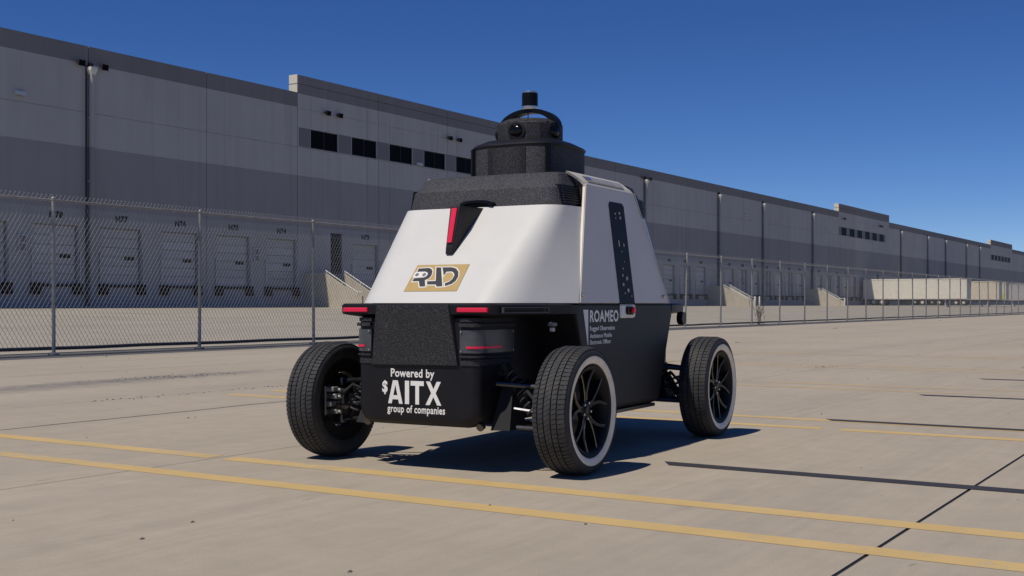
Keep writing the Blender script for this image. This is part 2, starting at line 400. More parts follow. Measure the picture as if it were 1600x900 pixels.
strip = tag(MB().box(-60, 420, 15.62, 17.4, -0.05, -0.012).build('fence_strip', 'asphalt_strip'), kind='structure')
court = MB()
court.add([(-60,17.4,-.045),(420,17.4,-.045),(420,50.4,court_z(50.4)-.03),(-60,50.4,court_z(50.4)-.03)], [(0,1,2,3)])
court = tag(court.build('truck_court', 'sealant'), kind='structure')
cj = [17.4 + 3.62*k for k in range(10)]
for i in range(9):
    y0, y1 = cj[i]+.012, cj[i+1]-.012
    if i == 8: y1 = 50.3
    z0, z1 = court_z(y0), court_z(y1)
    MB().add([(-59,y0,z0),(419,y0,z0),(419,y1,z1),(-59,y1,z1),(-59,y0,z0-.03),(419,y0,z0-.03),(419,y1,z1-.03),(-59,y1,z1-.03)],
             [(0,1,2,3),(0,4,5,1),(1,5,6,2),(2,6,7,3),(3,7,4,0)]).build('concrete_slab', 'court_concrete', court)

# loose grit and leaf crumbs on the lot
m = MB()
def grit(x, y, r):
    n = 5; a0 = random.uniform(0, 6)
    base = [(x + r*random.uniform(.6,1.2)*math.cos(a0+k*1.257)*1.5, y + r*random.uniform(.6,1.2)*math.sin(a0+k*1.257), 0.0) for k in range(n)]
    top = (x, y, r*random.uniform(.5, .9))
    m.add(base+[top], [(k, (k+1) % n, n) for k in range(n)])
for _ in range(420):
    grit(random.uniform(1.5, 40), random.uniform(-6, 15), random.uniform(.004, .011))
for _ in range(120):
    t = random.random(); grit(6.5+6*t, 8.36+random.gauss(0, .05), random.uniform(.004, .012))
for _ in range(120):
    grit(random.gauss(9.4, 0.45), 10.5+random.gauss(0, .16), random.uniform(.004, .012))
for _ in range(160):
    grit(random.uniform(6, 60), 15.3+random.gauss(0, .25), random.uniform(.006, .016))
for cx_, cy_, n_ in ((39.6, 12.2, 26), (61.0, 13.5, 26), (15.3, 4.85, 14), (24, 9.5, 14)):
    for _ in range(n_): grit(random.gauss(cx_, .10), random.gauss(cy_, .04), random.uniform(.006, .018))
tag(m.build('grit', 'pebble'), 'dark grit and leaf crumbs scattered over the concrete lot', 'grit', kind='stuff')

# ------------------------------------------------------------------ warehouse
wh = empty('warehouse', (0, WALL_Y, 0))
tag(wh, 'long grey warehouse with banded walls, numbered dock doors and stepped parapets', 'warehouse')
Z0 = 0.5; ROOF = 13.85; RAISE = 14.95
PITCH = 3.95; DOOR0 = 36.8
STAIRS = {5: 'a', 13: 'b', 21: 'c', 29: 'd', 37: 'e', 45: 'f', 53: 'g'}
RAISED = [(54.0, 80.5), (164.0, 190.5), (274.0, 300.5)]
def heightfield(x0, x1, z0, z1, openings, top_t=0.3):
    """tilt-up panel facing -Y at local y=0 with recesses (x0,x1,z0,z1,depth), a back and a top"""
    xs = {x0, x1}; zs = {z0, z1}
    for a, b_, c, d, _ in openings:
        for q in (a, b_):
            if x0 < q < x1: xs.add(q)
        for q in (c, d):
            if z0 < q < z1: zs.add(q)
    xs = sorted(xs); zs = sorted(zs); m = MB()
    def dep(i, j):
        if i < 0 or j < 0 or i >= len(xs)-1 or j >= len(zs)-1: return None
        cx, cz = (xs[i]+xs[i+1])/2, (zs[j]+zs[j+1])/2; r = 0
        for a, b_, c, d, q in openings:
            if a < cx < b_ and c < cz < d: r = max(r, q)
        return r
    for i in range(len(xs)-1):
        for j in range(len(zs)-1):
            y = dep(i, j); xa, xb, za, zb = xs[i], xs[i+1], zs[j], zs[j+1]
            m.add([(xa,y,za),(xb,y,za),(xb,y,zb),(xa,y,zb)], [(0,1,2,3)])
            y2 = dep(i+1, j)
            if y2 is not None and y2 != y: m.add([(xb,y,za),(xb,y2,za),(xb,y2,zb),(xb,y,zb)], [(0,1,2,3)])
            y2 = dep(i, j+1)
            if y2 is not None and y2 != y: m.add([(xa,y,zb),(xb,y,zb),(xb,y2,zb),(xa,y2,zb)], [(0,1,2,3)])
    t = top_t
    m.add([(x0,0,z1),(x1,0,z1),(x1,t,z1),(x0,t,z1)], [(0,1,2,3)])
    m.add([(x0,0,z0),(x0,t,z0),(x0,t,z1),(x0,0,z1)], [(0,1,2,3)])
    m.add([(x1,0,z0),(x1,t,z0),(x1,t,z1),(x1,0,z1)], [(0,1,2,3)])
    m.add([(x0,t,z0),(x1,t,z0),(x1,t,z1),(x0,t,z1)], [(0,1,2,3)])
    return m
def in_raised(x): return any(a-0.2 <= x <= b_+0.2 for a, b_ in RAISED)
# openings along the wall
doors = []; kmin, kmax = -2, 62
for k in range(kmin, kmax+1):
    X = DOOR0 + PITCH*k
    if k in STAIRS: continue
    doors.append((k, X))
DW, DZ0, DZ1, DDEP = 2.56, 1.83, 4.75, 0.28
XS, XE = 22.9, 322.0
panel_edges = [22.9, 30.8, 38.7, 46.6, 54.0]
x = 54.0
while x < XE:
    nxt = x + 7.9
    for a, b_ in RAISED:
        for q in (a, b_):
            if x + 1 < q < nxt + 2.5: nxt = q; break
    x = nxt; panel_edges.append(x)
winspecs = []
for a, b_ in RAISED:
    for i in range(6): winspecs.append((a+1.2+3.93*i, a+1.2+3.93*i+2.55))
for i in range(len(panel_edges)-1):
    x0, x1 = panel_edges[i], panel_edges[i+1]; g = 0.02
    raised = in_raised((x0+x1)/2); top = RAISE if raised else ROOF
    op = []
    for k, X in doors:
        if X+DW/2 > x0 and X-DW/2 < x1: op.append((X-DW/2, X+DW/2, DZ0, DZ1, DDEP))
    for k in STAIRS:
        X = DOOR0 + PITCH*k + 0.5
        if X+.6 > x0 and X-.6 < x1: op.append((X, X+1.1, 1.83, 5.35, 0.25))
    op.append((x0-1, x1+1, 10.48, 10.52, 0.03))
    if raised:
        op.append((x0-1, x1+1, 14.37, 14.42, 0.05)); op.append((x0-1, x1+1, 12.88, 12.91, 0.025))
        for q in (x0+1.2, x1-1.2): op.append((q-.015, q+.015, 0, 13.7, 0.02))
        for a, b_ in winspecs:
            if a < x1 and b_ > x0: op.append((a, b_, 10.55, 11.72, 0.14))
    p = heightfield(x0+g, x1-g, Z0, top, op, 0.65 if raised else 0.25)
    p.build('wall_panel', 'raised_wall_paint' if raised else 'wall_paint', wh)
# dark backing behind panel joints, roof deck
MB().box(XS+.1, XE-.1, 0.30, 60, 0.3, 13.3).build('roof', 'dark_grey_panel', wh)
for a, b_ in RAISED:                       # pale ends of the raised parapets
    for xx, s in ((a, -1), (b_, 1)):
        for z0, z1 in ((13.86, 14.37), (14.42, 14.96)):
            x0, x1 = sorted((xx - s*0.01, xx + s*0.05))
            MB().box(x0, x1, -0.012, 0.66, z0, z1).build('parapet_end', 'parapet_end', wh)
    for z0, z1 in ((13.35, 13.8),): pass
for a, b_ in RAISED:
    ws = [w for w in winspecs if a <= w[0] <= b_]
    ex = [a+.05] + [q for w in ws for q in w] + [ws[-1][1]+1.0]
    for i in range(0, len(ex), 2):
        if ex[i+1] - ex[i] > .2: MB().box(ex[i]+.06, ex[i+1]-.06, -0.012, -0.002, 10.55, 11.72).build('spandrel_panel', 'dark_grey_panel', wh)
    for w0, w1 in ws:
        f = MB()
        for q in ((w0, w1, 10.55, 10.60), (w0, w1, 11.67, 11.72)): f.box(q[0], q[1], .05, .11, q[2], q[3])
        for q in ((w0, w0+.05), (w1-.05, w1), ((w0+w1)/2-.02, (w0+w1)/2+.02)): f.box(q[0], q[1], .052, .108, 10.60, 11.67)
        fr = f.build('window', 'grille', wh)
        MB().box(w0+.03, w1-.03, .085, .095, 10.58, 11.69).build('pane', 'window_glass', fr)
        MB().box(w0-.03, w1+.03, -.03, .04, 10.50, 10.55).build('sill', 'window_frame', fr)

# dock doors: one prototype mesh set, copied
DM = {}
m = MB(); m.box(-DW/2+.04, DW/2-.04, 0.21, 0.25, DZ0+.01, DZ1-.01); DM['door'] = m.mesh('dock_door'); DM['door'].materials.append(MATS['door_paint'])
secs = []
nsec = 6; hs = (DZ1-DZ0-.06)/nsec
for i in range(nsec):
    z0 = DZ0+.03+i*hs
    m = MB(); m.cbox(-DW/2+.06, DW/2-.06, 0.165, 0.209, z0+.022, z0+hs-.022, .015)
    me = m.mesh('door_section'); me.materials.append(MATS['door_paint']); secs.append(me)
m = MB(); m.cbox(.32, .95, .14, .164, 3.12, 3.30, .008); DM['vision'] = m.mesh('vision_panel'); DM['vision'].materials.append(MATS['black_rubber'])
m = MB(); m.cbox(-.27, .27, -.20, -.002, -.28, .28, .03); DM['bumper'] = m.mesh('dock_bumper'); DM['bumper'].materials.append(MATS['black_rubber'])
m = MB(); m.box(-.025, .025, -.09, -.005, 0, 1.55); m.box(-.025, .025, -.09, -.005, 1.56, 1.585); DM['rail'] = m.mesh('guard_rail'); DM['rail'].materials.append(MATS['sign_outline'])
m = MB(); m.box(-.92, .92, -.10, -.003, 1.68, 1.80); DM['lev'] = m.mesh('leveler_lip'); DM['lev'].materials.append(MATS['black_rubber'])
num = 78; numbers = {}
for k in range(0, kmax+1):
    if k in STAIRS: continue
    numbers[k] = num; num -= 1
numbers[-1] = 79; numbers[-2] = 80
for k, X in doors:
    d = link('dock_door', DM['door'], None, wh); d.location = (X, 0, 0)
    if k < 36:
        for me in secs: link('door_section', me, None, d)
    link('vision_panel', DM['vision'], None, d)
    lv = link('leveler_lip', DM['lev'], None, d)
    for s in (-1, 1):
        b_ = link('dock_bumper', DM['bumper'], None, d); b_.location = (s*1.19, 0, 1.58)
        if k < 30:
            r_ = link('guard_rail', DM['rail'], None, d); r_.location = (s*1.37, 0, 1.86)
    if 0 <= k < 34:
        t = text_mesh('N%d' % numbers[k], 0.78, 0.34, (-.39, -.002, 5.06), (1,0,0), (0,0,1), (0,-1,0), bold=0.05)
        t.build('door_number', 'black_rubber', d)
# dark louvre over each personnel door
for k in STAIRS:
    if k > 40: continue
    X = DOOR0 + PITCH*k + 0.5
    lo = MB().box(X+.01, X+1.09, 0.20, 0.24, 1.84, 5.34).build('louvre', 'grille', wh)
    for i in range(22):
        z = 1.95 + i*.15
        MB().add([(X+.04,.03,z),(X+1.06,.03,z),(X+1.06,.14,z+.09),(X+.04,.14,z+.09),(X+.04,.03,z-.012),(X+1.06,.03,z-.012),(X+1.06,.14,z+.078),(X+.04,.14,z+.078)],
                 [(0,1,2,3),(7,6,5,4),(0,4,5,1),(1,5,6,2),(2,6,7,3),(3,7,4,0)]).build('slat', 'dark_pipe', lo)
# downspouts with scupper heads
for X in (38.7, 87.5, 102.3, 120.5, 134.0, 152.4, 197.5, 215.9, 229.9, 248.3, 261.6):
    p = MB().tube([(X+.05,-.20,.75),(X+.05,-.20,12.60)], .135, 12).build('downspout', 'pipe_paint', wh, True)
    MB().loft([[(X+.05+a,-.20+b_,z) for a, b_ in ((-q,-q),(q,-q),(q,q*.9),(-q,q*.9))] for z, q in ((12.35,.10),(12.62,.19),(12.78,.19))]).build('scupper_head', 'pale_fitting', p)
    MB().box(X-.06, X+.16, -.16, -.003, 12.79, 13.0).build('scupper', 'black_rubber', p)
    MB().box(X-.20, X-.10, -.04, -.003, .75, 12.9).build('dark_strip', 'dark_pipe', p)  # narrow dark strip on the wall beside the pipe
    for z in (3.5, 7, 10.2): MB().box(X-.09, X+.21, -.21, -.003, z, z+.06).build('bracket', 'sign_outline', p)
# floodlights on the wall
for X in (38.05, 39.45, 56.5, 57.65, 69.8, 71.0, 101.6, 103.0, 166.0, 184.5, 185.6):
    z = 12.92
    f = MB().box(X-.04, X+.04, -.22, -.003, z-.05, z+.05).build('flood_light', 'black_rubber', wh)
    MB().loft([[(X-.16,-.2,z-.12),(X+.16,-.2,z-.12),(X+.16,-.2,z+.12),(X-.16,-.2,z+.12)],[(X-.2,-.34,z-.2),(X+.2,-.34,z-.2),(X+.2,-.38,z+.1),(X-.2,-.38,z+.1)]]).build('housing', 'black_rubber', f)
    MB().add([(X-.17,-.352,z-.18),(X+.17,-.352,z-.18),(X+.17,-.386,z+.07),(X-.17,-.386,z+.07)], [(0,1,2,3)]).build('lens', 'window_glass', f)
for X, z in ((34.8, 10.9), (66.35, 10.68), (128.5, 11.0), (158.5, 11.0), (193.5, 11.0)):     # pale wall packs
    f = MB().loft([[(X-.26,-.003,z-.11),(X+.26,-.003,z-.11),(X+.26,-.003,z+.1),(X-.26,-.003,z+.1)],[(X-.24,-.22,z-.11),(X+.24,-.22,z-.11),(X+.22,-.14,z+.08),(X-.22,-.14,z+.08)]]).build('wall_light', 'pale_fitting', wh)
    MB().box(X-.2, X+.2, -.20, -.03, z-.14, z-.112).build('lens', 'window_frame', f)
for X, z in ((34.9, 3.75), (50.45, 3.72), (66.3, 3.7)):     # outlined dock signal boxes
    f = MB().box(X-.22, X+.22, -.09, -.003, z-.42, z+.42).build('signal_box', 'sign_outline', wh)
    MB().box(X-.17, X+.17, -.10, -.091, z-.36, z-.03).build('face', 'dark_grey_panel', f)
    MB().box(X-.17, X+.17, -.10, -.091, z+.03, z+.36).build('face', 'dark_grey_panel', f)

# ------------------------------------------------------------------ concrete stairs to the personnel doors
def stair(k, label):
    X = DOOR0 + PITCH*k - 1.95
    st = empty('concrete_stair', (X, WALL_Y, 0.62)); tag(st, label, 'stair', 'concrete stairs up to the dock level')
    gz = lambda y: court_z(WALL_Y + y) - 0.62
    def side(x0, x1, kx):
        prof = [(-0.01, -.1), (-0.01, 2.11), (-1.7, 2.11), (-4.25, .70), (-4.6, .70), (-4.6, gz(-4.6)-.05)]
        return MB().prism(prof, lambda y, z, t: (t, y, z), x0, x1)
    side(0, .16, 0).build('side_wall', 'stair_concrete', st)
    side(1.75, 1.91, 1).build('side_wall', 'stair_concrete', st)
    MB().box(.161, 1.749, -1.7, -.01, -.1, 1.20).build('landing', 'stair_concrete', st)
    for i in range(7):
        y1 = -1.7 - .30*i; z = 1.20 - .17*(i+1)
        MB().box(.161, 1.749, y1-.299, y1, -.12, z).build('step', 'stair_concrete', st)
    for xx in (.08, 1.83):
        r_ = MB().tube([(xx,-1.65,2.28),(xx,-4.2,.92),(xx,-4.62,.92)], .035, 8)
        for y, z in ((-1.75, 2.2), (-3.0, 1.55), (-4.2, .9)): r_.tube([(xx,y,z-.2),(xx,y,z+.02)], .025, 6)
        r_.build('handrail', 'pale_fitting', st)
    for xx, y in ((.4, -5.1), (1.7, -5.1)):
        MB().lathe([(.0, gz(y)-.05), (.085, gz(y)-.05), (.085, .95), (.06, 1.0), (.0, 1.02)], 'z', (xx, y, 0), 12).build('bollard', 'pale_fitting', st, True)
stair(5, 'concrete stair with sloped walls left of the robot, between doors N74 and N73')
stair(21, 'concrete stair with sloped walls just right of the robot beyond the fence')
stair(29, 'concrete stair with sloped walls farther along, left of the white trailers')

# ------------------------------------------------------------------ semi-trailers backed to the docks
def trailer(X, y0, y1, label, side_m, ribs, marker=None):
    g = lambda y: court_z(y)
    t = empty('semi_trailer', (X, (y0+y1)/2, g((y0+y1)/2))); tag(t, label, 'trailer', 'white trailers backed to the docks')
    L2 = (y1-y0)/2; zb = 0.98; zt = 3.95; W = 2.55
    MB().cbox(0, W, -L2, L2, zb, zt, .03).build('body', side_m, t)
    n = ribs
    for i in range(1, n):
        y = -L2 + (y1-y0)*i/n
        MB().box(-.018, -.003, y-.02, y+.02, zb+.14, zt-.14).build('side_post', side_m, t)
    MB().box(-.03, -.003, -L2+.02, L2-.02, zb+.01, zb+.13).build('lower_rail', 'trailer_front', t)
    MB().box(-.03, -.003, -L2+.02, L2-.02, zt-.13, zt-.04).build('upper_rail', side_m, t)
    MB().box(.1, W-.1, -L2-.04, -L2-.003, zb+.1, zt-.1).build('front_panel', 'trailer_front', t)
    MB().box(.6, W-.6, -L2+.4, L2-.4, zb-.22, zb-.003).build('chassis', 'black_rubber', t)
    for yy in (L2-1.5, L2-2.8):
        for xx in (.02, W-.02-.55):
            dz = g((y0+y1)/2+yy) - g((y0+y1)/2)
            w = MB().lathe([(.1,0),(.28,.02),(.3,.05),(.48,.02),(.51,.06),(.51,.5),(.48,.54),(.3,.53),(.1,.53)], 'x', (xx, yy, .51+dz), 20).build('wheel', 'rubber', t, True)
            MB().lathe([(.02,-.02),(.1,-.04),(.24,-.005),(.25,.02)], 'x', (xx, yy, .51+dz), 14).build('rim', 'pale_fitting', w, True)
    for xx in (.35, W-.35):
        dz = g((y0+y1)/2-L2+3) - g((y0+y1)/2)
        l_ = MB().box(xx-.08, xx+.08, -L2+2.9, -L2+3.06, dz+.12, zb-.003); l_.box(xx-.16, xx+.16, -L2+2.82, -L2+3.14, dz, dz+.119)
        l_.build('landing_leg', 'trailer_front', t)
    MB().box(.05, W-.05, L2-.2, L2-.1, .45, .58).build('underride_bar', 'trailer_front', t)
    for i in range(3):
        MB().box(-.045, -.031, -L2+1+i*5, -L2+1.25+i*5, zb+.02, zb+.1).build('side_marker', 'red_button', t)
    if marker: MB().box(-.04, -.02, -L2+.2, -L2+1.2, zb+.15, zb+1.1).build('marker_panel', 'yellow_marker', t)
trailer(174.5, 35.0, 49.6, 'nearest and longest white semi-trailer, smooth panels, behind the fence', 'trailer_white', 7)
trailer(198.7, 35.0, 49.6, 'ribbed cream trailer just right of the longest white trailer', 'trailer_tan', 16)
trailer(210.5, 36.0, 49.6, 'tan trailer with yellow panel at the far right, mostly hidden', 'trailer_tan', 9, True)
trailer(222.5, 34.0, 48.0, 'farthest dull grey trailer at the right edge of the view', 'trailer_front', 9)

# ------------------------------------------------------------------ chain-link fence
fence = empty('chain_link_fence', (0, FENCE_Y, 0))
tag(fence, 'tall galvanised chain-link fence running along the whole lot before the truck court', 'fence')
SP = 3.15; FX0 = 12.3 - SP*2; FH = 2.60; NP = 44
pm = MB().tube([(0,0,-.02),(0,0,FH-.03)], .031, 10); pm.lathe([(0,FH-.06),(.036,FH-.06),(.036,FH-.025),(.02,FH-.005),(.0,FH)], 'z', (0,0,0), 10)
pm.lathe([(.0,-.02),(.09,-.02),(.09,.02),(.05,.035),(0,.035)], 'z', (0,0,0), 10)
pmesh = pm.mesh('post', True); pmesh.materials.append(MATS['galvanised'])
tr = MB().tube([(.0,.02,FH-.06),(SP,.02,FH-.06)], .021, 8).mesh('top_rail', True); tr.materials.append(MATS['galvanised'])
br = MB().tube([(0,.02,.10),(SP*.25,.02,.095),(SP*.6,.02,.105),(SP,.02,.10)], .03, 8).mesh('bottom_rail', True); br.materials.append(MATS['dark_pipe'])
def clink(pitch, r, seed):
    m = MB(); z0, z1 = .06, FH+.03; H = z1-z0; rnd = random.Random(seed)
    slope = 0.62                         # dx per dz
    n = int((SP + H*slope)/pitch)+2
    for fam in (1, -1):
        y = .001 + fam*r*.9
        for i in range(n):
            xs = i*pitch - (H*slope if fam > 0 else 0)
            za, zb = 0.0, H
            xa, xb = xs, xs + fam*slope*H
            # clip to 0..SP
            def cl(t): return xa + (xb-xa)*t
            t0, t1 = 0.0, 1.0
            if xb != xa:
                ta, tb = (0-xa)/(xb-xa), (SP-xa)/(xb-xa)
                if ta > tb: ta, tb = tb, ta
                t0, t1 = max(t0, ta), min(t1, tb)
            if t1 - t0 < .01: continue
            p0 = Vector((cl(t0), y, z0+H*t0)); p1 = Vector((cl(t1), y, z0+H*t1))
            d = (p1-p0).normalized(); a = Vector((d.z, 0, -d.x))*r; b_ = Vector((0, r, 0))
            m.add([p0+a, p0+b_, p0-a, p0-b_, p1+a, p1+b_, p1-a, p1-b_], [(0,1,5,4),(1,2,6,5),(2,3,7,6),(3,0,4,7)])
    k = 0
    x = 0.0
    while x < SP:                        # knuckled top ends
        m.add([(x-.008,-.006,z1-.012),(x+.008,-.006,z1-.012),(x+.008,.008,z1+.012),(x-.008,.008,z1+.012)], [(0,1,2,3)]); x += pitch
    return m.mesh('chain_link_mesh')
link_mesh = clink(.082, .0033, 1); link_mesh.materials.append(MATS['fence_wire'])
fine_mesh = clink(.082, .0014, 1); fine_mesh.materials.append(MATS['fence_wire'])
lean = {10: 3.0, 11: 1.6, 16: 2.0, 20: -1.5, 21: 1.0, 25: 1.5, 26: -2.5, 27: -2.0}
for i in range(NP+1):
    X = FX0 + SP*i
    p = link('post', pmesh, None, fence); p.location = (X, -.03, 0); p.rotation_euler = (random.uniform(-.006,.006), R(lean.get(i, random.uniform(-.4,.4))), 0)
    if i < NP:
        for nm, me in (('top_rail', tr), ('bottom_rail', br), ('chain_link_mesh', link_mesh if i < 9 else fine_mesh)):
            q = link(nm, me, None, fence); q.location = (X, 0, 0)
            if nm == 'chain_link_mesh': q['kind'] = 'stuff'
# dry weed caught in the fence
wd = MB()
rw = random.Random(3)
for s in range(16):
    x, y, z = rw.gauss(0, .12), rw.gauss(0, .06), 0.0; a = rw.uniform(0, 6.28); pts = [(x, y, z)]
    for q in range(6):
        x += .09*math.cos(a)*rw.uniform(.3, 1.3); y += .05*math.sin(a); z += rw.uniform(.08, .22); pts.append((x, y, z)); a += rw.uniform(-.5, .5)
    wd.tube(pts, [.008*(1-q/8) for q in range(7)], 4)
    for q in range(2, 6):
        p = Vector(pts[q])
        for _ in range(2):
            e = p + Vector((rw.uniform(-.25,.25), rw.uniform(-.1,.1), rw.uniform(.02,.2))); wd.tube([p, (p+e)/2+Vector((0,0,.03)), e], [.005,.004,.002], 3)
w_ = wd.build('dry_weed', 'weed'); w_.location = (45.4, FENCE_Y+.25, 0)
tag(w_, 'bare dry weed growing at the foot of the fence right of the robot', 'weed')

# ------------------------------------------------------------------ the robot
RX, RY = 6.098*math.cos(BETA) - .332*math.sin(BETA), 6.098*math.sin(BETA) + .332*math.cos(BETA)
rob = empty('security_robot', (RX, RY, 0), BETA - R(28.854))
tag(rob, 'white and black four-wheeled security robot with sensor turret on the concrete lot', 'robot')
MIDA = .957 - .02                       # fore-aft centre
def bez(p0, p1, p2, n): return [tuple(((1-t)**2*a + 2*(1-t)*t*b_ + t*t*c) for a, b_, c in zip(p0, p1, p2)) for t in [i/n for i in range(n+1)]]
def rear_curve(S, C, F, n=10):
    """plan curve from the right seam S round the corner C to the flat F, then mirrored to the left seam"""
    P1 = tuple(s + (c-s)*.58 for s, c in zip(S, C))
    r = [S] + bez(P1, C, F, n)                     # b given positive; right side is -b
    right = [(a, -b_) for a, b_ in r]
    return right + [(a, b_) for a, b_ in reversed(r)]
def mirror_f(pts): return [(2*MIDA - a, b_) for a, b_ in pts]
Bs, Bc, Bf = (.283, .612), (-.218, .41), (-.218, .27)
Ts, Tc, Tf = (.565, .520), (.285, .475), (.285, .35)
bot = rear_curve(Bs, Bc, Bf); top = rear_curve(Ts, Tc, Tf)
def shell_rings(bot, top, z0, z1, n=6, grow=0):
    rs = []
    for i in range(n+1):
        t = i/n
        rs.append([(p[0]*(1-t)+q[0]*t, p[1]*(1-t)+q[1]*t, z0+(z1-z0)*t) for p, q in zip(bot, top)])
    return rs
ZB, ZT = .835, 1.350
for fl, nm in ((False, 'rear_shell'), (True, 'front_shell')):
    b0, t0 = (bot, top) if not fl else (mirror_f(bot), mirror_f(top))
    rr_ = [[(p[0] + (-.011 if not fl else .011)*max(0, 1-abs(p[1])/.62)**.3, p[1]*(1.008 if not fl else .975), p[2]) for p in r] for r in shell_rings(b0, t0, ZB, ZT, 8)]
    m = thick(rr_, lambda p: (p[0]+(.014 if not fl else -.014), p[1]*.975, p[2]))
    m.build(nm, 'white_shell', rob, 40)
# inner black core fills the seams
core_b = [(a+.02 if a < MIDA else a-.02, b_*.965) for a, b_ in bot + mirror_f(bot)[::-1]]
core_t = [(a+.02 if a < MIDA else a-.02, b_*.955) for a, b_ in top + mirror_f(top)[::-1]]
m = MB().loft([[(a, b_, ZB-.02) for a, b_ in core_b], [(a, b_, ZT) for a, b_ in core_t], [(MIDA+(a-MIDA)*.72, b_*.80, 1.45) for a, b_ in core_t]])
m.build('inner_body', 'satin_black', rob)

# caps: black textured shoulder with chamfer
def inset(pts, da, db): return [(a+da, b_*db) for a, b_ in pts]
for fl in (False, True):
    lv = [((.560,.490),(.300,.480),(.300,.29),1.3515), ((.560,.488),(.301,.478),(.301,.29),1.36), ((.568,.478),(.318,.462),(.318,.28),1.448), ((.570,.472),(.326,.452),(.326,.275),1.457),
          ((.545,.445),(.405,.425),(.405,.25),1.528), ((.56,.430),(.430,.405),(.430,.24),1.538), ((.72,.38),(.70,.33),(.70,.15),1.541)]
    rs = []
    for S_, C_, F_, z in lv:
        c0 = rear_curve(S_, C_, F_)
        if fl: c0 = mirror_f(c0)
        rs.append([(p[0], p[1], z) for p in c0])
    m = MB().loft(rs, False, False)
    n = len(rs[0]); o_ = len(m.v) - n
    m.f.append(tuple(range(o_, o_+n)))
    cp = m.build('shoulder_cap', 'rough_black', rob, 30)
    for s in (-1, 1):
        # louvred corner vent
        x0, x1 = (.40, .565) if not fl else (2*MIDA-.565, 2*MIDA-.40)
        frame = MB()
        sg = -1 if not fl else 1
        A = Vector((.372 if not fl else 2*MIDA-.372, s*.466, 0)); Bv = Vector((.575 if not fl else 2*MIDA-.575, s*.492, 0))
        d = (Bv-A).normalized(); nrm = Vector((d.y, -d.x, 0));
        if nrm.y*s < 0: nrm = -nrm
        L_ = (Bv-A).length
        def pt(u_, z, w): return A + d*u_ + nrm*w + Vector((0, -s*(z-1.36)*.17, z))
        vent = MB().loft([[pt(0,1.358,-.03),pt(L_,1.358,-.03),pt(L_,1.358,.012),pt(0,1.358,.012)],[pt(0,1.462,-.03),pt(L_,1.462,-.03),pt(L_,1.462,.012),pt(0,1.462,.012)]]).build('corner_vent', 'gloss_black', rob)
        for i in range(7):
            z = 1.366 + i*.0132
            MB().loft([[pt(.012,z,.010),pt(L_-.045,z,.010),pt(L_-.045,z+.003,.020),pt(.012,z+.003,.020)],[pt(.012,z+.006,.010),pt(L_-.045,z+.006,.010),pt(L_-.045,z+.006,.020),pt(.012,z+.006,.020)]]).build('slat', 'rough_black', vent)
        MB().loft([[pt(L_-.04,1.35,.0),pt(L_+.012,1.35,.0),pt(L_+.012,1.35,.028),pt(L_-.04,1.35,.028)],[pt(L_-.04,1.472,.0),pt(L_+.012,1.472,.0),pt(L_+.012,1.472,.028),pt(L_-.04,1.472,.028)]]).build('vent_edge', 'gloss_black', vent)

# roof deck between the caps
MB().loft([[(MIDA-.32,-.42,1.47),(MIDA+.32,-.42,1.47),(MIDA+.32,.42,1.47),(MIDA-.32,.42,1.47)],[(MIDA-.32,-.40,1.526),(MIDA+.32,-.40,1.526),(MIDA+.32,.40,1.526),(MIDA-.32,.40,1.526)]]).build('roof_deck', 'rough_black', rob)

